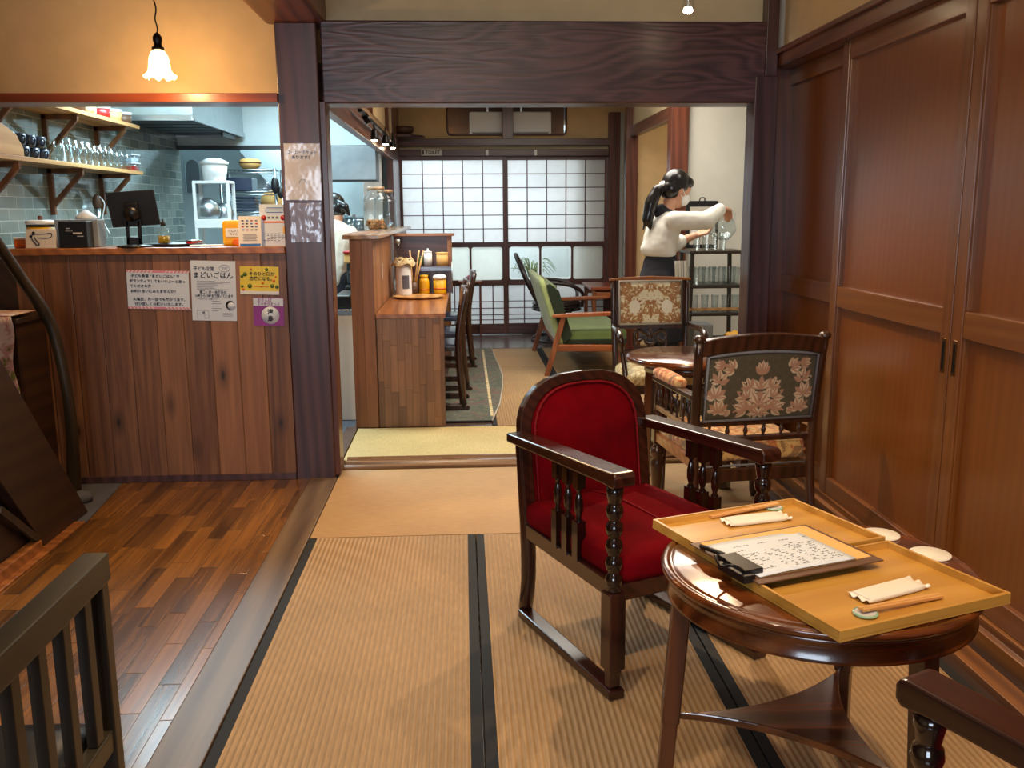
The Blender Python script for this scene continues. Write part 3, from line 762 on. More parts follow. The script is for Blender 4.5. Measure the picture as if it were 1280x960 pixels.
def spot(loc, label, n='spotlight', rx=0.0, body='black_iron'):
    t = thing(n, label, 'lamp', loc, 0, 'small spotlights')
    MB().lathe([(.0,.075),(.016,.075),(.02,.06),(.026,.02),(.030,0),(.0265,.001),(.02,.012)], n=18).build('lamp_can', body, t)
    MB().ball((0,0,.004), (.022,.022,.016)).build('lit_bulb', 'spot_face', t)
    MB().cyl((0,0,.07), (0,0,.13), .006).build('stem', body, t)
    return t
BULB = (1.015, 4.28, 2.222)
t = spot(BULB, 'glowing clear spotlight bulb hanging near the wide dark beam', body='glass_thick')
MB().cyl((0,0,.12), (0,0,H_CEIL-BULB[2]), .006).build('hanger', 'black_iron', t)
# a track on the header above the desk
t = thing('light_track', 'black light track fixed along the wooden header over the partition', 'light track', (-.62, 5.9, 1.97))
MB().box(-.012, .012, 0, 2.9, -.01, .01).build('track_rail', 'black_iron', t, bevel=.002)
MB().cyl((-.0,.25,.0), (.03,.25,-.055), .022).build('adapter', 'black_iron', t)
for y_, z_, l_ in ((6.69, 1.85, 'nearest lit spotlight on the track above the partition'), (7.66, 1.89, 'middle lit spotlight on the track above the partition'), (8.45, 1.915, 'farthest lit spotlight on the track above the partition')):
    spot((-.61, y_, z_), l_)
# ================================================================== KITCHEN THINGS
def shelf(z, y0, label, loc=None):
    t = thing('wall_shelf', label, 'shelf', (-2.5, 5.8, z), 0, 'shelves on the tiled kitchen wall')
    MB().box(.002, .235, y0-5.8, 1.04, -.024, 0).build('shelf_board', 'shelf_wood', t, bevel=.002)
    for y in (5.83, 6.63):
        if z < 1.8: y += .01
        b = MB(); yy = y-5.8
        b.box(.0, .028, yy-.015, yy+.015, -.30, -.024).box(.0, .21, yy-.015, yy+.015, -.054, -.024)
        b.bar((.02, yy, -.24), (.20, yy, -.05), .028, .028)
        b.build('bracket', 'bracket_wood', t, bevel=.002)
    b = MB(); yy = 5.03-5.8; b.box(.0, .21, yy-.015, yy+.015, -.054, -.024); b.bar((.02, yy, -.24), (.20, yy, -.05), .028, .028)
    b.build('bracket', 'bracket_wood', t, bevel=.002)
    return t
shelf(1.650, 4.75, 'lower wooden wall shelf holding cups and rows of glasses')
shelf(1.965, 4.86, 'upper wooden wall shelf above the cups and glasses')
def glass_mb(r, h, th=.002):
    return MB().lathe([(0,0),(r*.82,0),(r,h),(r-th,h),(r*.82-th,.008),(0,.008)], n=14)
# cups: two layers of dark blue mugs
def mug():
    t = thing('blue_mug', 'x', 'mug', (0,0,0), 0, 'dark blue mugs on the lower wall shelf')
    MB().lathe([(0,0),(.030,0),(.037,.02),(.041,.065),(.0385,.065),(.034,.02),(0,.008)], n=18).build('cup_body', 'navy_glaze', t)
    MB().tube([(.036,-.0,.052),(.058,-.0,.050),(.062,0,.033),(.050,0,.018),(.034,0,.016)], .0045, 7, sub=3).build('handle', 'navy_glaze', t)
    return t
proto = mug(); k = 0
names = ['first from the left', 'second from the left', 'third from the left', 'fourth and rightmost']
for lay in range(2):
    for i in range(4):
        loc = (-2.39, 5.14+i*.118+(.0 if lay else .03), 1.651+lay*.067)
        lab = 'dark blue glazed mug, %s of the %s layer on the shelf' % (names[i], 'upper' if lay else 'bottom')
        if k == 0: proto.location = loc; proto['label'] = lab; proto.rotation_euler.z = -.6
        else: copy_thing(proto, loc, -.6, lab)
        k += 1
# glasses on the shelf in two rows
gp = None
lab = 'clear drinking glass standing in the crowded rows on the kitchen wall shelf'
for j, x in enumerate((-2.31, -2.40)):
    for i in range(11):
        y = 5.68+i*.098; h = .122+.012*((i*7+j*3) % 3 == 0)
        o = glass_mb(.031+.003*(i % 2), h).build('drinking_glass', 'glass_thick') if gp is None or (i % 4 == 0) else None
        if o is None: o = gp.copy(); COL.objects.link(o)
        gp = gp or o; o.location = (x, y, 1.651)
        tag(o, lab, 'glass', 'drinking glasses on the kitchen wall shelf')
for i, (y, z, c, l) in enumerate(((6.77,1.651,'red','clear lidded food tub with red contents at the end of the glass row'), (6.77,1.709,'paper_blue','pale lidded food tub stacked on the red-filled tub'))):
    t = thing('food_tub', l, 'container', (-2.33, y, z), 0, 'lidded tubs on the lower wall shelf')
    MB().box(-.055,.055,-.05,.05,0,.045).build('tub', 'glass_thick', t, bevel=.01)
    MB().box(-.045,.045,-.042,.042,.004,.03).build('contents', c, t)
    MB().box(-.06,.06,-.055,.055,.045,.056).build('lid', 'paper_blue', t, bevel=.004)
for i, (y, c, l) in enumerate(((5.95,'board_brown','brown-filled jar, leftmost on the upper wall shelf'),(6.12,'seat_pale','pale jar second on the upper wall shelf'),(6.35,'red','reddish jar in the middle of the upper wall shelf'),(6.55,'kraft','cream-filled jar right of the reddish jar on the upper shelf'),(6.75,'board_brown','brown lidded jar at the right end of the upper shelf'))):
    t = thing('storage_jar', l, 'jar', (-2.34, y, 1.966), 0, 'lidded jars on the upper wall shelf')
    MB().lathe([(0,0),(.05,0),(.055,.06),(0,.06)], n=14).build('jar_body', c, t)
    MB().lathe([(0,.06),(.058,.06),(.058,.078),(0,.078)], n=14).build('jar_lid', 'paper_blue', t)
# wooden box with scooped side at the left end of the lower shelf
t = thing('scooped_wooden_box', 'light wooden box with a scooped side at the left end of the lower shelf', 'box', (-2.29, 4.90, 1.651))
P = [(-.13,0),(.14,0),(.14,.035),(.13,.055),(.10,.075),(.08,.10),(.04,.115),(-.02,.135),(-.13,.16)]
MB().prism(P, .014, .022, 'x').build('scooped_side', 'shelf_wood', t, bevel=.002)
MB().prism(P, -.022, -.014, 'x').build('scooped_side', 'shelf_wood', t, bevel=.002)
MB().box(-.014, .014, -.13, .14, 0, .012).build('box_floor', 'shelf_wood', t)
MB().box(-.014, .014, .13, .14, .012, .035).build('box_front', 'shelf_wood', t)
# hood
t = thing('extractor_hood', 'large stainless steel extractor hood over the kitchen stove', 'hood', (-2.5, 6.9, 2.005))
MB().box(.002, .59, 0, 1.55, .03, .48).build('hood_body', 'steel', t, bevel=.003)
r_ = MB(); r_.box(.002,.60,-.01,.02,0,.04).box(.58,.60,-.01,1.56,0,.04).box(.002,.60,1.54,1.56,0,.04); r_.build('drip_rim', 'steel', t, bevel=.002)
f_ = MB()
for k in range(6): f_.box(.01, .57, .04+k*.25, .25+k*.25, .02, .028)
f_.build('filter', 'steel_dark', t)
MB().box(.555, .575, .9, 1.3, -.04, .0).build('hood_lamp', 'steel_dark', t, bevel=.004)
# white wheeled rack with bin
t = thing('white_kitchen_rack', 'white open plastic rack holding pots at the back of the kitchen', 'rack', (-1.975, 7.6, 0))
for x in (-.13, .13):
    for y in (-.09, .09): MB().box(x-.012, x+.012, y-.012, y+.012, 0, 1.60).build('leg', 'white_plastic', t, bevel=.003)
for z in (.45, .9, 1.24, 1.585): MB().box(-.14, .14, -.10, .10, z, z+.022).build('rack_shelf', 'white_plastic', t, bevel=.004)
MB().box(-.14, .14, -.105, -.09, 1.24, 1.31).build('front_lip', 'white_plastic', t, bevel=.004)
t = thing('white_tub', 'white plastic tub with lid on top of the white kitchen rack', 'tub', (-1.963, 7.6, 1.608))
MB().lathe([(0,0),(.085,0),(.105,.13),(.0,.13)], n=24).build('tub_body', 'white_plastic', t)
MB().lathe([(.112,.125),(.112,.145),(.06,.17),(0,.175)], n=24).build('tub_lid', 'white_plastic', t)
def pot(loc, l, r=.11, rz=0):
    t = thing('cooking_pot', l, 'pot', loc, rz, 'pots leaning in the white rack')
    MB().lathe([(0,-.04),(r*.95,-.04),(r,.0),(r,.03),(r*.9,.03),(0,.02)], axis='y', n=24).build('pan_disc', 'steel', t)
    MB().lathe([(0,.031),(r*.5,.031),(0,.05)], axis='y', n=16).build('lid_center', 'steel_dark', t)
pot((-2.025, 7.55, 1.375), 'shiny steel pot lid leaning at the left inside the white rack', .10)
pot((-1.93, 7.66, 1.355), 'dark round pan leaning at the right inside the white rack', .085)
# metal wire rack
t = thing('wire_rack', 'chrome wire shelving rack at the back of the kitchen', 'rack', (-1.79, 8.1, 0))
for x in (-.22, .23):
    for y in (-.14, .14): MB().cyl((x, y, 0), (x, y, 1.72), .012, n=10).build('rack_post', 'steel', t)
for z in (.6, 1.0, 1.36, 1.53, 1.71):
    b = MB()
    for k in range(13): x = -.22+k*.45/12; b.cyl((x,-.14,z), (x,.14,z), .003, n=5)
    for y in (-.14, 0, .14): b.cyl((-.22,y,z), (.23,y,z), .005, n=6); 
    for y in (-.14, .14): b.cyl((-.22,y,z-.025), (.23,y,z-.025), .004, n=6)
    b.build('wire_shelf', 'steel', t)
tag(MB().box(-1.97,-1.76,7.98,8.2,1.537,1.645).build('blue_tray', 'navy_glaze', bevel=.008), 'dark blue plastic box on the middle shelf of the wire rack', 'box')
for k in range(5):
    tag(MB().box(-1.92,-1.74,7.98,8.2,1.367+k*.026,1.388+k*.026).build('dark_tray', 'navy_glaze', bevel=.006), 'dark serving tray, number %s from the bottom of the stack on the wire rack' % ['one','two','three','four','five'][k], 'tray', 'stack of dark trays on the wire rack')
t = thing('wooden_bucket', 'round tan wooden bowl on top of the wire rack', 'bowl', (-1.79, 8.1, 1.717))
MB().lathe([(0,0),(.055,0),(.085,.03),(.09,.06),(.075,.085),(0,.095)], n=22).build('bowl_body', 'kraft', t)
MB().lathe([(.0905,.05),(.093,.055),(.0905,.06)], n=22).build('bowl_band', 'board_brown', t)
tag(MB().ball((-1.66,8.08,1.58),(.07,.05,.045)).build('plastic_bag', 'film'), 'crumpled clear plastic bag on the wire rack', 'bag')
t = thing('hanging_pans', 'dark utensils hanging at the right side of the wire rack', 'utensils', (-1.555, 7.92, 1.58))
MB().ball((0,0,0), (.035,.02,.07)).build('hanging_cloth', 'black_plastic', t)
MB().ball((.04,.02,-.06), (.03,.02,.05)).build('hanging_ladle', 'black_plastic', t)
tag(MB().lathe([(0,0),(.09,.0),(.09,.015),(0,.02)], (-1.64,8.16,1.457), axis='y', n=24).build('cutting_board', 'kraft'), 'round wooden board standing behind the counter papers', 'board')
t = thing('arched_mirror', 'arched grey alcove panel on the white kitchen wall', 'mirror', (-2.69, 9.585, 1.55))
P = [(-.075,0),(.075,0)]+[(.075*math.cos(a), .25+.09*math.sin(a)) for a in [PI*i/10 for i in range(11)]]
MB().prism(P, 0, .012, 'y').build('mirror_panel', 'grey_plastic', t)
MB().tube([(p[0], -.004, p[1]) for p in P]+[(P[0][0], -.004, P[0][1])], .008, 6).build('mirror_edge', 'kitchen_white', t)
# second hood / cabinet seen through the side opening
t = thing('wall_cupboard', 'grey steel wall cupboard seen through the side opening of the kitchen', 'cupboard', (-1.0, 8.2, 1.62))
MB().box(-.22, .26, 0, .30, 0, .30).build('cupboard_body', 'steel_dark', t, bevel=.004)
MB().box(-.22, .26, -.012, 0, .01, .29).build('cupboard_door', 'grey_plastic', t, bevel=.004)
tag(MB().box(-.93,-.755,8.9,8.95,0.0,1.98).build('room_screen', 'white_plastic', bevel=.004), 'tall white panel beside the far end of the kitchen opening', 'panel')
for i, (x, y, r, h, l) in enumerate(((-.90,8.2,.045,.16,'clear glass pitcher on the kitchen side of the partition'),(-1.0,8.35,.05,.2,'tall clear container behind the staff member'))):
    t = thing('glass_container', l, 'container', (x, y, 1.12), 0, 'glass containers behind the partition')
    MB().lathe([(0,0),(r,0),(r,h),(r-.003,h),(r-.003,.005),(0,.005)], n=18).build('vessel', 'glass_thick', t)
    MB().lathe([(r*.5,h),(r*1.05,h),(r*1.05,h+.015),(0,h+.015)], n=18).build('vessel_lid', 'steel', t)
tag(MB().box(-1.1,-.80,8.1,8.5,1.08,1.118).build('rear_shelf', 'steel', bevel=.003), 'steel shelf carrying the glass containers behind the partition', 'shelf')
# fruit jars on the cap
def fruit_jar(loc, s, l):
    t = thing('fruit_jar', l, 'jar', loc, 0, 'large glass jars on the partition cap')
    g = [(0,0),(.085,0),(.095,.015),(.095,.22),(.088,.245),(.062,.27),(.062,.30),(.059,.30),(.059,.27),(.085,.243),(.092,.22),(.092,.016),(0,.006)]
    MB().lathe([(r*s, h*s) for r, h in g], n=32).build('jar_glass', 'glass', t)
    MB().lathe([(0,.298*s),(.066*s,.298*s),(.066*s,.322*s),(0,.324*s)], n=28).build('jar_lid', 'cap_wood', t)
    return t
t = fruit_jar((-.645, 7.05, 1.219), 1.0, 'large glass jar holding orange fruit, nearer one on the partition cap')
for i in range(26):
    a = i*2.4; r = .066*math.sqrt((i % 9)/9); 
    MB().ball((r*math.cos(a), r*math.sin(a), .022+.022*(i//9)), (.022,.022,.016), 8, 6).build('fruit_piece', 'fruit', t)
MB().tube([(.105,0,.02),(.11,0,.025),(.10,0,.03)], .008, 8).build('jar_tap', 'brass', t)
fruit_jar((-.625, 7.62, 1.219), .97, 'large empty glass jar, farther one on the partition cap')
tag(MB().box(-.74,-.60,5.84,6.7,1.2185,1.222).build('cork_mat', 'light_wood_x'), 'thin wooden mat lying on the partition cap before the jars', 'mat')

# ------------------------------------------------------------------ on the bar counter
ZC = 1.191
def card(name, l, x, y, w, h, tilt=.18, mat='paper', cat='card', rot=0):
    t = thing(name, l, cat, (x, y, ZC), rot)
    m = Matrix.Rotation(-tilt, 4, 'X')
    b = MB().xf(m); b.box(-w/2, w/2, -.0015, .0015, 0, h); b.build('card_sheet', mat, t)
    b = MB().xf(Matrix.Rotation(tilt, 4, 'X')); b.box(-w/2, w/2, h*math.sin(tilt)*2+.0, h*math.sin(tilt)*2+.003, 0, h*.98)
    b.build('card_back', mat, t)
    return t, m
t, m = card('counter_card', 'white card with a blue swirl drawing propped on the counter', -2.065, 4.665, .145, .088)
mm = m @ upright(0, -.0022, .045)
d = MB().xf(m)
d.tube([(-.045,-.003,.060),(-.03,-.003,.068),(.02,-.003,.069),(.05,-.003,.072),(.054,-.003,.06),(.04,-.003,.049),(-.01,-.003,.050)], .0018, 5, sub=3)
d.tube([(-.045,-.003,.058),(-.038,-.003,.04),(-.022,-.003,.02),(-.012,-.003,.012),(-.006,-.003,.02),(-.02,-.003,.038),(-.03,-.003,.055)], .0022, 5, sub=3)
d.ball((-.034,-.003,.072), (.008,.002,.01)); d.ball((-.046,-.003,.058), (.008,.002,.006))
d.build('swirl_drawing', 'ink', t)
t = thing('yellow_canister', 'yellow canister with a white lid behind the swirl card', 'canister', (-2.14, 4.86, ZC))
MB().lathe([(0,0),(.065,0),(.068,.11),(0,.11)], n=24).build('canister_body', 'yellow', t)
MB().lathe([(.069,.10),(.069,.112),(0,.112)], n=24).build('black_band', 'black_plastic', t)
MB().lathe([(.073,.112),(.073,.128),(.05,.135),(0,.135)], n=24).build('canister_lid', 'white_plastic', t)
MB().lathe([(.012,.135),(.012,.155),(0,.157)], n=12).build('lid_knob', 'bracket_wood', t)
t = thing('orange_packet', 'small orange and white packet at the left end of the counter', 'packet', (-2.18, 4.72, ZC))
MB().box(-.03,.04,-.02,.02,0,.04).build('packet_body', 'orange', t, bevel=.006)
MB().box(-.032,.042,-.022,.022,.04,.052).build('packet_top', 'paper', t, bevel=.004)
t = thing('black_display_box', 'black display box with white print, facing out on the counter', 'box', (-1.912, 4.70, ZC))
MB().box(-.068,.068,-.02,.06,0,.128).build('box_body', 'black_plastic', t, bevel=.003)
d = MB(); d.box(.0,.045,-.0212,-.0204,.066,.074); d.box(-.03,-.012,-.0212,-.0204,.092,.096); d.box(.02,.05,-.0212,-.0204,.054,.057); d.box(-.035,.0,-.0212,-.0204,.08,.082)
d.build('white_print', 'silver_text', t)
t = thing('grey_box', 'grey box standing behind the black display box', 'box', (-1.905, 4.82, ZC))
MB().box(-.13,.08,-.05,.05,0,.135).build('box_body', 'grey_plastic', t, bevel=.003)
tag(MB().lathe([(0,0),(.055,.0),(.05,.014),(.03,.03),(.012,.044),(0,.048)], (-1.90, 4.83, ZC+.1365), n=20).build('paper_filter_stack', 'paper_blue'), 'pale blue cone-shaped filter stack on top of the grey box', 'filter')
t = thing('register_tablet', 'dark tablet screen on a black stand, seen from behind on the counter', 'tablet', (-1.625, 4.70, ZC))
MB().lathe([(0,0),(.085,0),(.085,.006),(.03,.014),(0,.016)], n=28).build('stand_base', 'black_plastic', t)
s_ = MB(); s_.box(-.035,-.02,-.006,.006,.01,.13).box(.02,.035,-.006,.006,.01,.13).box(-.035,.035,-.006,.006,.01,.05).box(-.035,.035,-.006,.006,.10,.13); s_.build('stand_arm', 'black_plastic', t, bevel=.003)
hub = Matrix.Translation((.0,.0,.165)) @ Matrix.Rotation(-.06, 4, 'Y') @ Matrix.Rotation(.22, 4, 'X')
MB().xf(hub).lathe([(0,-.03),(.034,-.03),(.038,.0),(0,.02)], axis='y', n=22).build('hinge', 'black_plastic', t)
MB().xf(hub).box(-.035,.035,-.006,.02,-.03,.055).build('mount_plate', 'black_plastic', t, bevel=.01)
MB().xf(hub).box(-.118,.118,.02,.028,-.07,.105).build('tablet_body', 'steel_dark', t, bevel=.004)
MB().xf(hub).box(-.112,.112,.028,.0288,-.064,.099).build('tablet_screen', 'black_plastic', t)
t = thing('hand_blender', 'hanging whisk and cord tool behind the tablet on the tiled wall', 'utensil', (-2.44, 6.40, 1.22))
MB().cyl((0,0,.0), (0,0,.17), .014, .022).build('blender_shaft', 'steel', t)
MB().ball((0,0,.21), (.028,.028,.055)).build('blender_grip', 'board_brown', t)
MB().tube([(.02,0,.25),(.05,.0,.2),(.03,.0,.1),(.07,0,.0)], .004, 6, sub=4).build('cord', 'white_plastic', t)
def pump(loc, l):
    t = thing('oil_bottle', l, 'bottle', loc)
    MB().lathe([(0,0),(.030,0),(.031,.05),(.0,.05)], n=18).build('oil', 'oil', t)
    MB().lathe([(.032,0),(.033,.065),(.024,.085),(.012,.092),(.012,.1),(0,.1)], n=18).build('bottle_glass', 'glass_thick', t)
    MB().lathe([(.013,.1),(.013,.118),(.006,.12),(.006,.135),(0,.136)], n=14).build('bottle_cap', 'black_plastic', t)
pump((-1.55, 4.92, ZC), 'small oil bottle with black spout right of the tablet')
tag(MB().lathe([(0,0),(.11,0),(.125,.014),(.12,.014),(.108,.005),(0,.005)], (-1.45,4.80,ZC), n=32).build('dark_tray', 'black_plastic'), 'round black tray lying on the counter right of the tablet', 'tray')
t = thing('red_tin', 'small red and silver tin behind the black tray', 'tin', (-1.40, 4.93, ZC))
MB().lathe([(0,0),(.04,0),(.04,.02),(0,.02)], n=20).build('tin_body', 'red', t)
MB().lathe([(.041,.02),(.041,.026),(0,.028)], n=20).build('tin_lid', 'steel', t)
o = MB().xf(Matrix.Translation((-1.28,4.72,ZC))@Matrix.Rotation(.2,4,'Z')).box(-.08,.08,-.04,.04,0,.008).build('napkin_pile', 'paper', bevel=.002)
tag(o, 'flat pile of white napkins on the counter before the papers', 'napkins')
t = thing('yellow_pouch', 'yellow snack pouch with white label standing on the counter', 'pouch', (-1.155, 4.76, ZC))
MB().cushion(-.052,.052,-.015,.02,0,.125,.014,.004).build('pouch_body', 'yellow', t)
MB().box(-.034,.046,-.0192,-.018,.045,.088).build('pouch_label', 'paper', t)
text('lettering', 'さんかく\nちょこ', .014, 'ink', t, upright(.006,-.0196,.066))
MB().ball((.022,-.018,.018), (.026,.004,.02)).build('orange_print', 'orange', t)
t, m = card('payment_notice', 'white notice with rows of small payment marks leaning on the counter', -1.06, 4.70, .112, .147, .10)
d = MB().xf(m); dd = MB().xf(m); cols = ['ink','blue_print','red','ink_grey']
ms = {c: MB().xf(m) for c in cols}; random.seed(3)
for r in range(4):
    for k in range(4):
        c = cols[(r*3+k*5) % 4]; x = -.034+k*.022+random.uniform(-.002,.002)
        ms[c].box(x-.006, x+.006, -.0026, -.0018, .122-r*.015, .128-r*.015)
for r in range(5):
    ms['ink_grey'].box(-.036+.004*(r % 2), .03+.004*(r % 3), -.0026, -.0018, .056-r*.0075, .0585-r*.0075)
for c in cols: ms[c].build('printed_marks', c, t)
MB().xf(m).box(-.05,.05,-.0024,-.0016,0,.012).build('blue_footer', 'blue_print', t)
t, m = card('information_poster', 'larger pale notice with red spots beside the dark post', -.948, 4.72, .132, .205, .08, 'paper_blue')
for x, z in ((-.045,.138),(.05,.138)): MB().xf(m).lathe([(0,-.003),(.013,-.003),(.013,-.0015)], (x,0,z), axis='y', n=16).build('red_spot', 'red', t)
b = MB().xf(m); b.box(-.05,.055,-.0026,-.0018,.113,.121); b.build('orange_band', 'orange', t)
b = MB().xf(m); 
for z, a, c in ((.185,-.03,.05),(.175,-.04,.055),(.163,-.03,.05)): b.box(a,c,-.0026,-.0018,z,z+.004)
b.build('blue_heading', 'blue_print', t)
b = MB().xf(m); random.seed(5)
for r in range(6):
    for k in range(6):
        if random.random() < .75: x = -.05+k*.018; b.box(x, x+random.uniform(.006,.015), -.0026, -.0018, .018+r*.008, .0205+r*.008)
for x in (-.02, .0, .02): b.box(x-.006, x+.006, -.0026, -.0018, .134, .144)
b.build('small_print', 'ink_grey', t)
b = MB().xf(m); b.box(.048,.058,-.0026,-.0018,.06,.095); b.build('yellow_patch', 'yellow', t)

# ------------------------------------------------------------------ notices on the plank front
YF = 4.639
def sheet(name, l, x, z, w, h, rot, mat):
    t = thing(name, l, 'notice', (x, YF, z), 0)
    m = Matrix.Rotation(rot, 4, 'Y')
    MB().xf(m).box(-w/2, w/2, -.0015, 0, -h/2, h/2).build('paper_sheet', mat, t)
    return t, m
def tx(t, m, body, size, x, z, mat='ink', align='CENTER', bold=.0, width=None):
    return text('lettering', body, size, mat, t, m @ upright(x, -.0022, z), align, 1.0, bold, width)
t, m = sheet('volunteer_notice', 'white notice with pink striped borders, leftmost on the plank front', -1.508, .983, .300, .190, .03, 'paper_blue')
st = MB().xf(m)
for s in (-1, 1): st.box(-.15,.15,-.0019,-.0014, min(s*.095,s*.084), max(s*.095,s*.084))
st.build('pink_border', 'pink', t)
st = MB().xf(m)
for s in (-1, 1):
    for k in range(17):
        x = -.145+k*.018
        if abs(x) < .02: continue
        st.prism([(x, s*.084), (x+.005, s*.084), (x+.013, s*.095), (x+.008, s*.095)], -.0024, -.0018, 'y')
st.build('white_stripes', 'paper', t)
for b_, x, z in (('子ども食堂 “まどいごはん” で', -.012, .067), ('ボランティアしてもいいよ〜と言っ', -.002, .042), ('てくださる方', -.085, .017), ('お知り合いにみえませんか？', -.02, -.008), ('火曜日、月一回でも助かります。', .008, -.048), ('ぜひ宜しくお願いいたします。', .006, -.071)):
    n_ = len(b_.replace(' ', '')); tx(t, m, b_, .0165, x, z, bold=.0004, width=min(.27, n_*.0168))
t, m = sheet('dining_notice', 'tall white children\'s canteen notice with bold heading on the plank front', -1.238, .975, .218, .296, .03, 'paper_blue')
tx(t, m, '子ども食堂', .022, -.045, .108, bold=.0003, width=.10)
tx(t, m, 'まどいごはん', .034, -.002, .075, bold=.0006, width=.19)
for k, w in enumerate((.10,.17,.13,.16,.10,.12,.08,.15)): pass
b = MB().xf(m)
for k, w in enumerate((.09,.165,.13,.10,.11,.08,.09,.16)): b.box(-.082, -.082+w, -.002, -.0012, .047-k*.0058, .0485-k*.0058)
for k, w in enumerate((.05,.06,.05,.06,.04)): b.box(-.012, -.012+w*.8, -.002, -.0012, -.052-k*.012, -.050-k*.012)
for k in range(3): b.box(-.012+.052, .09, -.002, -.0012, -.112-k*.007, -.1105-k*.007)
b.build('small_print', 'ink_grey', t)
tx(t, m, '第二・四・金曜日の', .018, -.004, -.008, bold=.0003, width=.13)
tx(t, m, '16時から19時まで開いています', .018, -.0, -.026, bold=.0003, width=.185)
tx(t, m, 'お子さまだけでも、お気軽にどうぞ。', .009, -.03, -.041, 'ink_grey', width=.10)
b = MB().xf(m); b.lathe([(.023,-.0022),(.023,-.0012),(.017,-.0012),(.017,-.0022)], (.078,0,-.07), axis='y', n=28)
b.build('round_emblem', 'ink', t)
b = MB().xf(m); b.lathe([(0,-.0026),(.019,-.0026),(.019,-.0012)], (.084,0,-.074), axis='y', n=24); b.build('emblem_cutout', 'paper_blue', t)
tx(t, m, 'まどい', .008, .08, -.095, 'ink_grey')
b = MB().xf(m); b.box(-.085,-.028,-.002,-.0012,-.098,-.0965).box(-.085,-.028,-.002,-.0012,-.137,-.1355).box(-.085,-.0835,-.002,-.0012,-.137,-.0965).box(-.0295,-.028,-.002,-.0012,-.137,-.0965).box(-.085,-.028,-.002,-.0012,-.117,-.1155).box(-.05,-.0485,-.002,-.0012,-.137,-.0965).box(-.06,-.05,-.002,-.0012,-.112,-.104)
b.build('map_drawing', 'ink_grey', t)
b = MB().xf(m); b.tube([(.035+.026*math.cos(a)+.02, -.002, .112+.017*math.sin(a)) for a in [2*PI*i/16 for i in range(17)]], .0008, 4); b.build('speech_bubble', 'ink_grey', t)
tx(t, m, 'おとなも\nどうぞ', .008, .055, .112, 'ink_grey')
t, m = sheet('yellow_poster', 'glossy yellow poster with fruit drawings at the right of the plank front', -1.012, 1.024, .190, .138, .03, 'yellow_print')
MB().xf(m).box(-.095,.095,-.0020,-.0014,-.069,-.052).build('white_footer', 'paper', t)
tx(t, m, 'そのひと口が', .021, .012, .032, bold=.0004, width=.125)
tx(t, m, '応援になる。', .021, .012, .008, bold=.0004, width=.11)
g = MB().xf(m)
for x, z, r in ((-.048,-.028,.011),(.062,-.026,.010),(.036,.055,.008),(-.085,.02,.008),(.085,-.03,.009),(-.085,-.03,.007),(-.07,.03,.01)): g.lathe([(0,-.0026),(r,-.0026),(r,-.001)], (x,0,z), axis='y', n=16)
g.build('green_drawings', 'green_print', t)
g = MB().xf(m)
for x, z, r in ((.016,-.012,.006),(.07,-.0,.007),(.08,.02,.005),(-.08,-.045,.007),(-.04,.055,.005),(.01,-.03,.004)): g.lathe([(0,-.0026),(r,-.0026),(r,-.001)], (x,0,z), axis='y', n=12)
g.box(-.028,.045,-.0026,-.001,-.031,-.027)
g.build('orange_drawings', 'orange', t)
t, m = sheet('purple_poster', 'small square purple poster with white circle, lowest on the plank front', -.975, .867, .150, .142, .03, 'purple')
MB().xf(m).box(-.075,.072,-.0020,-.0014,.030,.068).build('pale_header', 'paper_blue', t)
MB().xf(m).lathe([(0,-.0021),(.044,-.0021),(.044,-.001)], (.008,0,-.017), axis='y', n=36).build('pale_circle', 'paper_blue', t)
tx(t, m, '津', .03, .008, -.001, bold=.0008); tx(t, m, '島', .03, .008, -.035, bold=.0008)
tx(t, m, 'おさんぽ', .02, -.02, .058, 'purple', bold=.0004, width=.07); tx(t, m, '食べ歩きまっぷ', .019, .0, .039, 'purple', bold=.0003, width=.11)
# notices on the post
t, m = sheet('ticket_notice', 'laminated coffee ticket notice on the dark post, upper of two', -.775, 1.548, .172, .268, .01, 'paper')
t.location.y = 4.6405
tx(t, m, 'コーヒーチケット', .0195, .0, .092, bold=.0003, width=.14); tx(t, m, 'あります！', .0195, -.002, .068, bold=.0003, width=.085)
b = MB().xf(m); b.tube([(.0+.018*math.cos(a), -.0018, -.055+.02*math.sin(a)) for a in [PI*i/10 for i in range(11)]], .001, 4); b.build('stamp_drawing', 'ink_grey', t)
fm = MB().xf(m); fm.grid(lambda u, v: (-.088+u*.176, -.0045-.0022*noise.noise((u*2.5, v*3, 1))-.0004*noise.noise((u*10, v*14, 3)), -.136+v*.272), 40, 60); fm.build('laminate_film', 'film', t)
t, m = sheet('foil_notice', 'crinkled laminated sheet on the dark post, lower of two', -.770, 1.305, .148, .188, .0, 'foil')
t.location.y = 4.6405
fm = MB().xf(m); fm.grid(lambda u, v: (-.076+u*.152, -.006-.004*noise.noise((u*3, v*3, 7))-.0016*noise.noise((u*9, v*6, 5)), -.096+v*.192), 40, 50); fm.build('laminate_film', 'film', t)

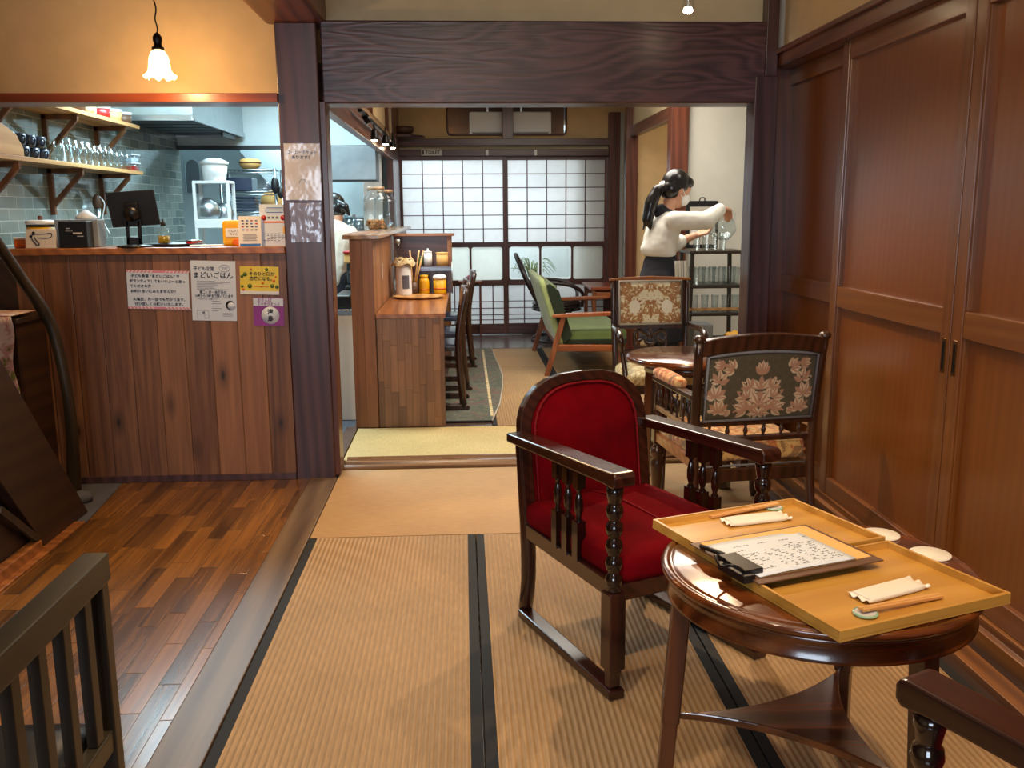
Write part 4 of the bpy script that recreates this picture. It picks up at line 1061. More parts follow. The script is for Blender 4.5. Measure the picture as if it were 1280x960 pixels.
# ------------------------------------------------------------------ on the desk
ZD = .729
t = thing('wooden_platter', 'oval wooden platter lying on the counter desk', 'platter', (-.335, 6.83, ZD))
b = MB(); b.xf(Matrix.Diagonal((1.0,.8,1,1))).lathe([(0,0),(.16,0),(.195,.016),(.19,.018),(.155,.008),(0,.008)], n=40); b.build('platter_dish', 'shelf_wood', t)
def bottle(n, l, x, y, parts):
    t = thing(n, l, 'bottle', (x, y, ZD), 0, None)
    for nm, m_, pr in parts: MB().lathe(pr, n=20).build(nm, m_, t)
    return t
bottle('yellow_bottle', 'yellow plastic bottle with bumpy orange cap, left of two on the desk', -.305, 7.10, [('bottle_body','yellow',[(0,0),(.037,0),(.04,.02),(.04,.10),(.033,.125),(0,.125)]),('bottle_label','orange',[(.0402,.035),(.0402,.045)]),('bottle_cap','yellow',[(.030,.125),(.032,.15),(0,.153)])])
bottle('yellow_canister', 'square yellow canister with white lid, right of two on the desk', -.185, 7.10, [('canister_body','yellow',[(0,0),(.046,0),(.048,.02),(.048,.12),(0,.12)]),('canister_label','orange',[(.0485,.04),(.0485,.055)]),('canister_lid','white_plastic',[(.052,.12),(.052,.14),(.04,.15),(0,.15)])])
t = thing('white_carafe', 'tall white carafe with printed label beside the plank partition', 'carafe', (-.452, 6.98, ZD))
MB().lathe([(0,0),(.058,0),(.061,.02),(.058,.21),(.045,.24),(0,.24)], n=26).build('carafe_body', 'white_plastic', t)
b = MB(); b.grid(lambda u, v: (.0612*math.sin(-.1+u*.9), -.0612*math.cos(-.1+u*.9), .06+.10*v), 10, 2); b.build('carafe_label', 'ink_grey', t)
c_ = MB(); c_.grid(lambda u, v: ((.058+.03*v+.008*math.sin(u*6*PI))*math.cos(2*PI*u), (.058+.02*v+.008*math.cos(u*6*PI))*math.sin(2*PI*u), .235-.045*v+.012*math.sin(u*8*PI)), 40, 6)
c_.grid(lambda u, v: (.058*v*math.cos(2*PI*u), .058*v*math.sin(2*PI*u), .24-.005*v), 24, 3)
o = c_.build('folded_cloth', 'seat_pale', solid=.004); o.location = (-.452, 6.98, ZD+.045); tag(o, 'pale cloth draped over the white carafe', 'cloth')
t = thing('clear_bottle', 'bottle wrapped in clear film standing behind the white carafe', 'bottle', (-.50, 7.13, ZD))
MB().lathe([(0,0),(.045,0),(.048,.28),(.04,.33),(.02,.37),(.018,.40),(0,.40)], n=20).build('bottle_body', 'glass_thick', t)
MB().lathe([(.0,.39),(.021,.39),(.021,.42),(0,.422)], n=14).build('bottle_cap', 'steel', t)
for i, (dx, dy, l) in enumerate(((-.02,0,'pale straw leaning left in the bunch on the desk'),(.03,.01,'pale straw leaning right in the bunch on the desk'),(.045,-.01,'rightmost pale straw of the bunch on the desk'))):
    tag(MB().cyl((-.385, 7.04, ZD+.02), (-.385+dx+.02*i, 7.06+dy, ZD+.34), .006, n=8).build('straw', 'chopstick_wood'), l, 'straw', 'straws on the desk')
tag(MB().lathe([(0,0),(.03,0),(.032,.10),(.029,.10),(.027,.01),(0,.01)], (-.385,7.045,ZD), n=16).build('straw_cup', 'board_brown'), 'small brown cup holding the straws on the desk', 'cup')
t = thing('wire_caddy', 'dark caddy shelf with a wire frame holding small pots on the desk', 'caddy', (-.225, 7.21, ZD))
for x in (-.135, .135): MB().tube([(x,-.06,0),(x,-.06,.24),(x,.06,.24),(x,.06,0)], .004, 6).build('wire_side', 'steel', t)
MB().box(-.135,.135,-.06,.06,.205,.215).build('caddy_shelf', 'post_wood', t)
MB().box(-.135,.135,.052,.058,0,.21).build('caddy_back', 'post_wood', t)
b = MB(); 
for k in range(4): b.box(-.135,.135,-.064,-.06,.18+k*.008,.183+k*.008)
b.build('caddy_rail', 'steel', t)
for i, (x, r, h, m_, l) in enumerate(((-.05,.033,.10,'white_plastic','white sugar pot with a knob on the wire caddy'),(.06,.046,.09,'kraft','round cream pot on the right of the wire caddy'),(-.105,.02,.06,'green_print','little green plant sprig at the left of the wire caddy'))):
    tt = thing('small_pot', l, 'pot', (-.225+x, 7.21, ZD+.216), 0, 'small pots on the wire caddy')
    MB().lathe([(0,0),(r,0),(r*.95,h),(0,h)], n=18).build('pot_body', m_, tt)
    MB().lathe([(r*1.02,h),(r*1.0,h+.008),(.006,h+.014),(.006,h+.03),(0,h+.032)] if i == 0 else [(r*1.05,h),(r*1.05,h+.01),(0,h+.014)], n=18).build('pot_lid', m_, tt)
# desk chairs with sled feet
def desk_chair():
    t = thing('desk_chair', 'x', 'chair', (0,0,0), 0, 'dark chairs at the counter desk')
    # faces -X: back at +x
    for y in (-.20, .20):
        MB().tube([(.03,y,.02),(.0,y,.40),(.015,y,.60),(.06,y,.82)], [.024,.025,.023,.018], 8, sub=4).build('back_post', 'dark_chair_wood', t)
        f = MB(); f.prism([(-.40,0),(.055,0),(.075,.012),(.06,.032),(.0,.042),(-.36,.042),(-.40,.025)], y-.02, y+.02, 'y'); f.build('sled_foot', 'dark_chair_wood', t, bevel=.006)
        MB().bar((-.33,y,.04), (-.33,y,.42), .035, .035).build('leg', 'dark_chair_wood', t, bevel=.004)
    MB().grid(lambda u, v: (.045+.02*v-.03*math.sin(PI*u), -.205+.41*u, .70+.125*v+.014*math.sin(PI*u)*v), 12, 6).build('crest_rail', 'dark_chair_wood', t, solid=.02)
    MB().bar((.01,-.2,.56), (.01,.2,.56), .016, .04).build('lower_rail', 'dark_chair_wood', t, bevel=.003)
    MB().box(.012, .026, -.05, .05, .56, .72).build('splat', 'dark_chair_wood', t, bevel=.003)
    MB().cushion(-.38, .01, -.21, .21, .405, .45, .015, .008).build('seat', 'navy_glaze', t)
    return t
p_ = desk_chair(); p_.location = (-.045, 6.42, .011); p_['label'] = 'dark bentwood desk chair nearest the viewer at the counter desk'
copy_thing(p_, (-.03, 7.12, .011), .05, 'dark bentwood desk chair in the middle of the row at the counter desk')
copy_thing(p_, (.035, 8.18, .011), 0, 'dark bentwood desk chair farthest along the counter desk')
# on the far wall
t = thing('air_conditioner', 'white wall air conditioner behind the post above the shoji', 'air conditioner', (.54, 10.50, 2.18))
MB().box(-.45,.45,-.06,.04,0,.25).build('unit_body', 'white_plastic', t, bevel=.015)
MB().box(-.42,.42,-.064,-.06,.012,.03).build('air_slot', 'grey_plastic', t)
for x in (-.25, .12): MB().box(x-.01, x+.01, -.03, -.01, .25, .38).build('hanger', 'steel', t)
def rrect_frame():
    hw, hh, r, P = .645, .178, .04, []
    for (sx, sz, a0) in ((1,1,0), (-1,1,90), (-1,-1,180), (1,-1,270)):
        for i in range(6):
            a = math.radians(a0+90*i/5); P.append((sx*(hw-r)+r*math.cos(a), sz*(hh-r)+r*math.sin(a)))
    return P
P = rrect_frame()
b = MB(); b.tube([(p[0]+.495, 10.325, p[1]+2.352) for p in P+[P[0]]], .012, 6); struct('trim_round_opening', b, 'frame_x')
struct('wall_recess_back', MB().box(-.15,1.14,10.545,10.55,2.15,2.53), 'board_brown')
t = thing('toilet_sign', 'small white TOILET sign on the lintel above the left shoji', 'sign', (-.325, 10.236, 1.985))
MB().box(-.11,.11,-.004,0,-.033,.033).build('sign_plate', 'paper', t)
text('lettering', 'TOILET', .048, 'ink', t, upright(.012,-.0048,-.001), bold=.001)
MB().box(-.098,-.082,-.0048,-.004,-.022,.022).build('door_symbol', 'ink', t)
for x in (.275, .80):
    tag(MB().box(x-.015,x+.015,10.228,10.2405,1.95,2.01).build('lintel_clip', 'white_plastic', bevel=.003), 'small white clip on the lintel, %s of two' % ('left' if x < .5 else 'right'), 'clip', 'white clips on the far lintel')
t = thing('corner_shelf', 'small dark wooden corner shelf high on the far wall', 'shelf', (-.56, 10.1, 2.135))
MB().prism([(-.12,-.15),(.03,-.14),(.15,.02),(.17,.13),(-.12,.13)], 0, .02, 'z').build('shelf_board', 'frame_x', t, bevel=.003)
tag(MB().lathe([(0,0),(.07,0),(.115,.03),(.12,.06),(.115,.085),(0,.09)], (-.62,10.1,2.156), n=24).build('dark_bowl', 'board_brown'), 'dark round bowl on the small corner shelf', 'bowl')
# ================================================================== FURNITURE
def baluster(mb, x, y, z0, z1, r=.011, n=10, beads=2):
    L = z1-z0
    pr = [(r*.6,0),(r*.75,.08),(r*.5,.12),(r*1.0,.35),(r*1.05,.5),(r*.7,.72),(r*.45,.8),(r*.8,.86),(r*.5,.92),(r*.65,1)]
    return mb.lathe([(a, z0+h*L) for a, h in pr], (x, y, 0), n=n)
def arch(w, h, z0, r, n=14):
    """outline of a round-topped panel: bottom at z0, top at z0+h"""
    P = [(-w, z0), (w, z0)]
    for i in range(n+1):
        a = PI*i/n; P.append((w*math.copysign(abs(math.cos(a))**.75, math.cos(a)), z0+h-r+r*abs(math.sin(a))**.85))
    return P

def velvet_armchair(name, label, upholstery='velvet'):
    t = thing(name, label, 'armchair', (0,0,0), 0, None)
    W, Z = 'red_chair_wood', 'red_chair_wood_z'
    for s in (-1, 1):
        # sled runner
        MB().bar((s*.262,-.325,.014), (s*.235,.285,.014), .05, .028).build('runner', W, t, bevel=.005)
        # front leg, square with a foot
        b = MB(); b.box(s*.262-.026, s*.262+.026, -.325, -.273, .085, .315)
        b.prism([(-.299-.022,.085),(-.299+.022,.085),(-.299+.016,.06),(-.299+.014,.03),(-.299-.014,.03),(-.299-.016,.06)], s*.262-.018, s*.262+.018, 'x')
        b.build('front_leg', Z, t, bevel=.004)
        # bobbin post
        pr = [(.018,.315),(.022,.32)]
        for k in range(5):
            z = .322+k*.050; pr += [(.0165,z+.003),(.0225,z+.010),(.025,z+.024),(.0225,z+.039),(.0165,z+.046)]
        pr += [(.02,.575),(.022,.59),(.024,.60),(.024,.618)]
        MB().lathe(pr, (s*.262,-.299,0), n=22).build('bobbin_post', 'spindle_black', t)
        # rear leg continuing into the back post
        MB().tube([(s*.232,.285,.028),(s*.232,.262,.14),(s*.232,.265,.30),(s*.232,.285,.48),(s*.232,.305,.62)], [.024,.026,.027,.026,.024], 8, sub=3).build('rear_leg', Z, t)
        # arm, flat board sloping up to the front, rounded nose
        a = MB(); n = 10
        prof = [(-.342,.628),(-.342,.650),(-.336,.662),(-.325,.664),(-.28,.662),(.30,.642),(.30,.612),(-.28,.622),(-.330,.618)]
        a.prism(prof, min(s*.222, s*.292), max(s*.222, s*.292), 'x'); a.build('arm', W, t, bevel=.006, seg=3)
        # three hanging spindles between arm and seat rail
        for k in range(3):
            y = -.095+k*.062; b = MB()
            b.box(s*.252-.014, s*.252+.014, y-.014, y+.014, .555, .622)
            b.box(s*.252-.015, s*.252+.015, y-.015, y+.015, .335, .455)
            q = b; q.lathe([(.008,.45),(.012,.458),(.007,.466),(.013,.485),(.0135,.51),(.009,.535),(.006,.545),(.011,.55),(.008,.558)], (s*.252,y,0), n=14); q.build('spindle', 'spindle_black', t)
        MB().bar((s*.258,-.29,.315), (s*.236,.29,.315), .024, .05).build('side_rail', W, t, bevel=.003)
    MB().box(-.25, .25, -.312, -.285, .285, .335).build('front_rail', W, t, bevel=.003)
    MB().box(-.23, .23, .265, .295, .285, .335).build('rear_rail', W, t, bevel=.003)
    c = MB(); c.cushion(-.252, .252, -.318, .27, .325, .415, .035, .022, 14); c.build('seat_cushion', upholstery, t)
    MB().tube([(0,-.30,.425),(0,-.1,.438),(0,.1,.438),(0,.255,.418)], .0032, 6, sub=3).build('seat_seam', 'velvet_cord', t)
    # back: arched frame and arched upholstered panel leaning back
    lean = Matrix.Translation((0,.262,.36)) @ Matrix.Rotation(-.13, 4, 'X')
    out = arch(.250, .485, -.02, .20); inn = arch(.208, .43, .0, .175)
    b = MB().xf(lean); no = len(out)
    vs = [(p[0],-.018,p[1]) for p in out]+[(p[0],.018,p[1]) for p in out]+[(p[0],-.018,p[1]) for p in inn]+[(p[0],.018,p[1]) for p in inn]
    fs = []
    for i in range(no):
        j = (i+1) % no
        fs += [(i, j, j+no, i+no), (i, j, j+2*no, i+2*no), (i+no, j+no, j+3*no, i+3*no), (i+2*no, j+2*no, j+3*no, i+3*no)]
    b.add(vs, fs); b.build('back_frame', W, t, bevel=.005, seg=3)
    b = MB().xf(lean)
    def panel(u, v):
        a = 2*PI*u; i = u*no; k = int(i) % no; f = i-int(i); p = Vector(inn[k])*(1-f)+Vector(inn[(k+1) % no])*f
        q = Vector((0,.2))+(p-Vector((0,.2)))*v
        return (q.x, -.012-.035*(1-v**3.2), q.y)
    b.grid(panel, no*3, 10); b.grid(lambda u, v: (lambda q: (q[0], -q[1]-.004, q[2]))(panel(u, v)), no*3, 6)
    b.build('back_cushion', upholstery, t)
    P3 = [(p[0]*.965, -.026, .012+p[1]*.965) for p in inn]
    b = MB().xf(lean).tube(P3+[P3[0]], .0045, 6)
    for i in range(2, no, 1):
        for f in (0, .5):
            p = Vector(inn[i])*(1-f)+Vector(inn[(i+1) % no])*f
            if p.y > .04: b.ball((p.x*.955, -.028, .016+p.y*.955), .0042, 6, 4)
    b.build('back_piping', 'velvet_cord', t)
    return t
ch = velvet_armchair('velvet_armchair', 'red velvet armchair with dark carved arms beside the tray table')
ch.location = (.518, 2.762, 0); ch.rotation_euler.z = math.radians(24)
copy_thing(ch, (1.047, 1.062, 0), math.radians(206), 'dark armchair at the lower right corner, only one arm in the photo')

# ---- tapestry painting: mirrored leaf sprays as woven colour
def leaf(x, z, cx, cz, ang, L, Wd):
    dx, dz = x-cx, z-cz; ca, sa = math.cos(ang), math.sin(ang); u = (dx*ca+dz*sa)/L; v = (-dx*sa+dz*ca)/Wd
    if 0 < u < 1:
        w = math.sin(PI*u**.8)
        return abs(v) < w and 1-abs(v)/max(w, .01)
    return 0
def tapestry_mesh(mb, name, parent, fn, nx, nz, x0, x1, z0, z1, color, y=0, puff=.012, top=None, xf=Matrix()):
    """dense quilted panel; top(x) gives the upper outline"""
    vs, fs, cols = [], [], []
    for j in range(nz+1):
        for i in range(nx+1):
            u, v = i/nx, j/nz; x = x0+(x1-x0)*u; zt = top(x) if top else z1; z = z0+(zt-z0)*v
            e = min(1, min(u, 1-u)*9)*min(1, min(v, 1-v)*9)
            vs.append(tuple(xf @ Vector((x, y+fn*puff*e**.5, z)))); cols.append(color(x, z, u, v))
    w = nx+1
    for j in range(nz):
        for i in range(nx): fs.append((j*w+i, j*w+i+1, (j+1)*w+i+1, (j+1)*w+i))
    me = bpy.data.meshes.new(name); me.from_pydata(vs, [], fs)
    at = me.color_attributes.new('weave', 'FLOAT_COLOR', 'POINT')
    at.data.foreach_set('color', [c for q in cols for c in q])
    me.polygons.foreach_set('use_smooth', [True]*len(fs)); me.materials.append(M['tapestry'])
    o = bpy.data.objects.new(name, me); COL.objects.link(o); o.parent = parent; return o
random.seed(11)
def spray_set(specs):
    L = []
    for (cx, cz, base, n, ln, wd, spread) in specs:
        for k in range(n):
            L.append((cx, cz, base+spread*((k+.5)/n-.5)*2, ln*(1-.25*abs((k+.5)/n-.5)*2), wd*1.35))
    return L
LV_A = spray_set([(0,.05,PI/2,7,.075,.011,2.0),(0,.105,PI/2,5,.06,.010,1.5),(.0,.165,PI/2,5,.055,.009,.9),(.05,.035,.4,5,.06,.010,1.2),(.045,.075,.6,5,.06,.010,1.3),(.04,.115,.9,4,.05,.009,1.1),
                  (0,.02,.2,4,.05,.008,.9),(.16,.03,PI/2,6,.055,.010,1.7),(.175,.085,PI/2,6,.055,.010,1.8),(.165,.14,PI/2,5,.05,.010,1.6),(.11,.185,.5,5,.05,.009,1.2),(.135,.02,2.4,3,.03,.007,.7),(.15,.2,0.2,4,.045,.008,.8)])
def col_a(x, z, u, v):
    X = abs(x)/1.1; zz = (z-.505)/1.17; bg = srgb(74,68,50); a = srgb(194,176,148); b = srgb(162,124,100)
    best = 0
    for i, (cx, cz, an, L, W) in enumerate(LV_A):
        k = leaf(X, zz, cx, cz, an, L, W)
        if k > best: best = k; c = b if (i % 3 == 0 or k > .72) else a
    q = noise.noise((X*60, zz*60, 0))
    if best > .06 and q > -.45: return c
    return tuple(y*(1+.25*q) for y in bg[:3])+(1,)
LV_B = spray_set([(0,.15,-PI/2,7,.07,.012,1.4),(0,.10,-PI/2,5,.06,.010,1.7),(.05,.06,.9,6,.06,.012,1.8),(.10,.12,2.2,6,.06,.010,1.5),(.14,.03,PI/2,7,.07,.012,1.9),(.12,.165,.3,6,.06,.010,1.5),(.17,.10,2.0,5,.06,.010,1.6),(.05,.02,.4,5,.05,.010,1.0),(0,.255,-PI/2,6,.06,.011,1.5),(.07,.20,.8,5,.06,.010,1.6),(.12,.245,-.3,5,.06,.010,1.5),(.17,.19,1.8,6,.055,.010,1.7),(.18,.24,2.6,4,.05,.010,1.2),(.19,.04,2.4,4,.05,.010,1.2)])
def col_b(x, z, u, v):
    X = abs(x); zz = z-.655; bg = srgb(238,232,204); a = srgb(202,172,122); b = srgb(172,122,80); w = srgb(246,242,224)
    if ((X-.10)/.034)**2+((zz-.115)/.042)**2 < 1: return w
    best = 0; c = bg
    for i, (cx, cz, an, L, W) in enumerate(LV_B):
        k = leaf(X, zz, cx, cz, an, L, W)
        if k > best: best = k; c = b if (i % 3 == 0 or k > .7) else a
    q = noise.noise((X*70, zz*70, 2))
    if best > .08 and q > -.35: return c
    return bg if q < .3 else srgb(214,196,150)

# ---- armchair seen from behind (tapestry back)
def tapestry_armchair():
    t = thing('tapestry_armchair', 'brown tapestry armchair seen from behind, next to the sliding doors', 'armchair', (1.165, 3.92, 0), math.radians(187.5))
    D = 'dark_chair_wood'
    for s in (-1, 1):
        MB().tube([(s*.262,.30,0),(s*.258,.255,.20),(s*.26,.245,.40),(s*.264,.262,.62),(s*.270,.292,.835)], [.019,.021,.021,.020,.019], 8, sub=3).build('back_post', D, t)
        MB().lathe([(.018,0),(.026,.006),(.026,.018),(.012,.028),(0,.03)], (s*.271,.293,.832), n=16).build('post_finial', D, t)
        pr = [(.014,0),(.02,.02),(.024,.09),(.030,.16),(.030,.20),(.020,.215),(.030,.225),(.034,.245),(.028,.265),(.016,.275),(.022,.285),(.030,.29)]
        MB().lathe(pr, (s*.245,-.245,0), n=18).build('turned_leg', D, t)
        b = MB(); b.box(s*.245-.024, s*.245+.024, -.268, -.222, .29, .40); b.build('leg_block', D, t, bevel=.003)
        MB().bar((s*.25,-.24,.32), (s*.262,.25,.32), .024, .045).build('side_rail', 'light_wood_x', t, bevel=.003)
        MB().bar((s*.252,-.23,.46), (s*.264,.245,.46), .02, .02).build('arm_lower_rail', 'cap_wood', t, bevel=.003)
        for k in range(6): baluster(MB(), s*(.253+.002*k), -.19+k*.075, .47, .575, .010).build('arm_spindle', D, t)
        baluster_ = MB(); baluster(baluster_, s*.245, -.245, .40, .585, .018, 14); baluster_.build('arm_support', D, t)
        MB().bar((s*.247,-.275,.59), (s*.266,.26,.60), .042, .022).build('arm_board', D, t, bevel=.004)
        c = MB(); c.cushion(-.030,.030,-.20,.12,0,.045,.022,.008,8); c.xf(Matrix())
        o = c.build('arm_pad', 'arm_floral', t); o.location = (s*.252,-.05,.60)
    MB().box(-.24,.24,-.262,-.238,.295,.345).build('front_rail', 'light_wood_x', t, bevel=.003)
    MB().box(-.245,.245,.238,.262,.235,.29).build('rear_rail', D, t, bevel=.003)
    c = MB(); c.cushion(-.245,.245,-.265,.24,.31,.405,.03,.014,12); c.build('seat_cushion', 'seat_floral', t)
    MB().tube([(-.24,.243,.30),(.24,.243,.30)], .005, 6).build('seat_piping', 'cord_grey', t)
    lean = Matrix.Translation((0,.243,.40)) @ Matrix.Rotation(-.14, 4, 'X') @ Matrix.Translation((0,0,-.40))
    # crest: arched board
    P = []; n = 16
    for i in range(n+1): u = -1+2*i/n; P.append((u*.262, .846+.022*(1-u*u)))
    for i in range(n+1): u = 1-2*i/n; P.append((u*.262, .778+.022*(1-u*u)))
    MB().xf(lean).prism(P, -.014, .014, 'y').build('crest_rail', D, t, bevel=.004)
    MB().xf(lean).box(-.262,.262,-.012,.012,.478,.502).build('lower_back_rail', D, t, bevel=.003)
    MB().xf(lean).box(-.258,.258,-.012,.012,.405,.428).build('spindle_rail', D, t, bevel=.003)
    for k in range(6): baluster(MB().xf(lean), -.20+k*.08, 0, .428, .478, .010).build('back_spindle', D, t)
    top = lambda x: .777+.022*(1-(x/.262)**2)
    tapestry_mesh(None, 'back_tapestry', t, 1, 190, 120, -.235, .235, .507, .77, col_a, .006, .01, top, lean)
    tapestry_mesh(None, 'front_tapestry', t, -1, 90, 60, -.235, .235, .507, .77, col_a, -.008, .012, top, lean)
    Q = [(-.236,.506),(.236,.506)]+[(.236-.472*i/12, top(.236-.472*i/12)-.004) for i in range(13)]
    MB().xf(lean).tube([(p[0], .016, p[1]) for p in Q]+[(Q[0][0], .016, Q[0][1])], .0065, 6).build('grey_piping', 'cord_grey', t)
    return t
tapestry_armchair()

# ---- chair facing us with cream tapestry
def cream_chair():
    t = thing('cream_tapestry_chair', 'carved chair with cream tapestry back facing the round table', 'armchair', (1.147, 5.36, 0), 0)
    D = 'dark_chair_wood'
    for s in (-1, 1):
        MB().tube([(s*.215,.27,0),(s*.215,.225,.2),(s*.217,.225,.42),(s*.226,.255,.68),(s*.23,.285,.93)], [.017,.019,.02,.018,.016], 8, sub=3).build('back_post', D, t)
        MB().tube([(s*.225,-.22,0),(s*.215,-.215,.08),(s*.222,-.225,.26),(s*.222,-.222,.36)], [.014,.014,.024,.026], 10, sub=3).build('front_leg', D, t)
        MB().tube([(s*.226,.24,.66),(s*.245,.12,.655),(s*.25,-.02,.66),(s*.25,-.10,.645),(s*.246,-.135,.61),(s*.236,-.12,.54),(s*.228,-.16,.46),(s*.224,-.19,.37)], [.013,.016,.018,.021,.022,.016,.016,.018], 10, sub=4).build('scroll_arm', 'red_chair_wood', t)
        MB().bar((s*.22,-.21,.34), (s*.215,.22,.34), .022, .05).build('side_rail', D, t, bevel=.003)
    MB().box(-.215,.215,-.235,-.21,.315,.365).build('front_rail', D, t, bevel=.003)
    MB().box(-.21,.21,.215,.24,.315,.365).build('rear_rail', D, t, bevel=.003)
    c = MB(); c.cushion(-.225,.225,-.235,.225,.35,.43,.035,.022,12); c.build('seat_cushion', 'seat_pale', t)
    lean = Matrix.Translation((0,.228,.42)) @ Matrix.Rotation(-.115, 4, 'X') @ Matrix.Translation((0,0,-.42))
    MB().xf(lean).prism([(-.252,.930),(-.25,.945),(-.12,.953),(0,.958),(.12,.953),(.25,.945),(.252,.930),(.12,.932),(-.12,.932)], -.018, .018, 'y').build('crest_rail', 'light_wood_x', t, bevel=.004)
    MB().xf(lean).box(-.215,.215,-.012,.012,.635,.66).build('lower_back_rail', D, t, bevel=.003)
    MB().xf(lean).box(-.215,-.198,-.012,.012,.64,.935).build('back_stile', D, t, bevel=.003); MB().xf(lean).box(.198,.215,-.012,.012,.64,.935).build('back_stile', D, t, bevel=.003)
    tapestry_mesh(None, 'front_tapestry', t, -1, 150, 100, -.192, .192, .664, .926, col_b, -.006, .02, None, lean)
    tapestry_mesh(None, 'back_tapestry', t, 1, 40, 30, -.192, .192, .664, .926, col_b, .006, .006, None, lean)
    Q = [(-.193,.664),(.193,.664),(.193,.927),(-.193,.927),(-.193,.664)]
    MB().xf(lean).tube([(p[0], -.018, p[1]) for p in Q], .007, 6).build('cream_piping', 'cord_cream', t)
    b = MB().xf(lean)
    for s in (-1, 1):
        b.tube([(0,0,.64),(s*.02,0,.60),(s*.07,0,.625),(s*.10,0,.60),(s*.085,0,.56),(s*.05,0,.57),(s*.055,0,.595)], [.008,.01,.011,.011,.01,.008,.006], 8, sub=4)
        b.tube([(0,0,.53),(s*.03,0,.55),(s*.02,0,.585),(s*.04,0,.61)], [.009,.009,.008,.006], 8, sub=4)
        b.tube([(s*.10,0,.60),(s*.095,0,.52),(s*.05,0,.47),(0,0,.45)], [.009,.009,.009,.009], 8, sub=4)
    b.ball((0,0,.60), (.016,.008,.03)); b.ball((0,0,.53), (.02,.008,.02)); b.bar((0,0,.42), (0,0,.53), .02, .012)
    b.build('carved_splat', 'dark_chair_wood', t)
    return t
cream_chair()

# ---- round table with trays
TX, TY, TZ = .742, 1.822, .605
t = thing('round_table', 'round dark wooden table with three legs, trays lying on top', 'table', (TX, TY, 0))
R_ = .328
MB().lathe([(0,TZ-.022),(R_-.035,TZ-.022),(R_-.006,TZ-.020),(R_,TZ-.012),(R_,TZ-.006),(R_-.006,TZ-.001),(R_-.016,TZ-.001),(R_-.020,TZ-.004),(R_-.024,TZ-.001),(R_-.03,TZ),(0,TZ)], n=72).build('tabletop', 'table_wood', t)
MB().lathe([(R_-.016,TZ-.020),(R_-.012,TZ-.030),(R_-.018,TZ-.036),(R_-.016,TZ-.042),(R_-.016,TZ-.064),(R_-.012,TZ-.069),(R_-.018,TZ-.072),(R_-.034,TZ-.072),(R_-.034,TZ-.020)], n=72).build('apron', 'table_wood', t)
sp = []
for k, a in enumerate((173, 53, -67)):
    a = math.radians(a); c_, s_ = math.cos(a), math.sin(a)
    b = MB(); top_ = Vector((c_*(R_-.05), s_*(R_-.05), TZ-.024)); bot = Vector((c_*(R_-.01), s_*(R_-.01), 0)); mid = top_.lerp(bot, .6)
    b.bar(tuple(bot), tuple(mid+(mid-bot).normalized()*.01), .034, .034, (c_, s_, 0)); b.bar(tuple(mid), tuple(top_), .040, .040, (c_, s_, 0))
    b.build('leg', 'table_wood_z', t, bevel=.004)
    sp.append(Vector((c_*(R_-.045), s_*(R_-.045))))
P = []
for k in range(3):
    a, b_ = sp[k], sp[(k+1) % 3]; d = (b_-a).normalized(); nrm = Vector((-d.y, d.x))
    if nrm.dot(a) > 0: nrm = -nrm
    tip = a.normalized()
    side = Vector((-tip.y, tip.x))
    for i in range(13):
        u = i/12; q = a.lerp(b_, u)+nrm*(.055*math.sin(PI*u)**.8); P.append((q.x, q.y))
MB().prism(P[::-1], .235, .253, 'z').build('lower_shelf', 'table_wood', t, bevel=.003)

def tray(label, cx, cy, rz, z, w=.207, d=.157):
    t = thing('wooden_tray', label, 'tray', (cx, cy, z), rz, 'oak trays on the round table')
    MB().box(-w, w, -d, d, 0, .006).build('tray_base', 'tray_wood', t)
    b = MB()
    for s in (-1, 1):
        b.box(-w, w, min(s*d, s*(d-.007)), max(s*d, s*(d-.007)), .004, .022)
        b.box(min(s*w, s*(w-.007)), max(s*w, s*(w-.007)), -d+.007, d-.007, .004, .022)
    b.build('tray_rim', 'tray_wood', t, bevel=.001)
    return t
RZT = math.radians(19.5)
def onto(cx, cy, z, rz): return Matrix.Translation((cx, cy, z)) @ Matrix.Rotation(rz, 4, 'Z')
tray('oak tray at the far side of the round table, towards the red chair', .688, 1.998, RZT, TZ+.0005)
tray('oak tray at the near right side of the round table', .788, 1.682, RZT, TZ+.0005)
ZR = TZ+.0230
t = thing('clipboard', 'brown clipboard with a handwritten menu sheet lying across both trays', 'clipboard', (.676, 1.838, ZR), RZT)
MB().box(-.158,.158,-.122,.122,0,.003).build('board', 'board_brown', t, bevel=.001)
MB().box(-.138,.146,-.098,.112,.0032,.0046).build('kraft_sheet', 'kraft', t)
def pg(u, v): return (-.140+.245*u, -.100+.19*v, .0056+.003*u*(1-v)+.0015*math.sin(u*5))
b = MB(); b.grid(pg, 14, 10); b.build('menu_sheet', 'paper_blue', t, solid=.0006)
random.seed(21)
b = MB()
for c0, c1, r0, r1, st_ in ((.05,.95,.80,.92,.1),(.08,.30,.15,.70,.03),(.36,.58,.1,.62,.028),(.64,.92,.12,.70,.03)):
    v = r0
    # the menu reads with its top at the clip: lines run across the short side
    while v < r1:
        u = c0
        while u < c1:
            L = random.uniform(.012,.035)
            if random.random() < .45:
                p0 = pg(min(u, .97), v); b.box(p0[0], p0[0]+.245*L, p0[1]-.0008, p0[1]+.0008, p0[2]+.0008, p0[2]+.0011)
            u += L+.012
        v += st_*1.25
b.build('handwriting', 'ink_grey', t)
m_ = Matrix.Translation((-.0,.06,.0090)) @ Matrix.Rotation(-PI/2, 4, 'Z')
b = MB()
b.box(-.166,-.120,-.085,.01,.005,.017); b.box(-.178,-.150,-.10,-.01,-.004,.012)
b.tube([(-.165,-.08,.016),(-.19,-.078,.03),(-.198,-.05,.02),(-.19,-.02,.03),(-.165,-.018,.016)], .0035, 6, sub=3)
b.build('black_clip', 'black_plastic', t, bevel=.003)
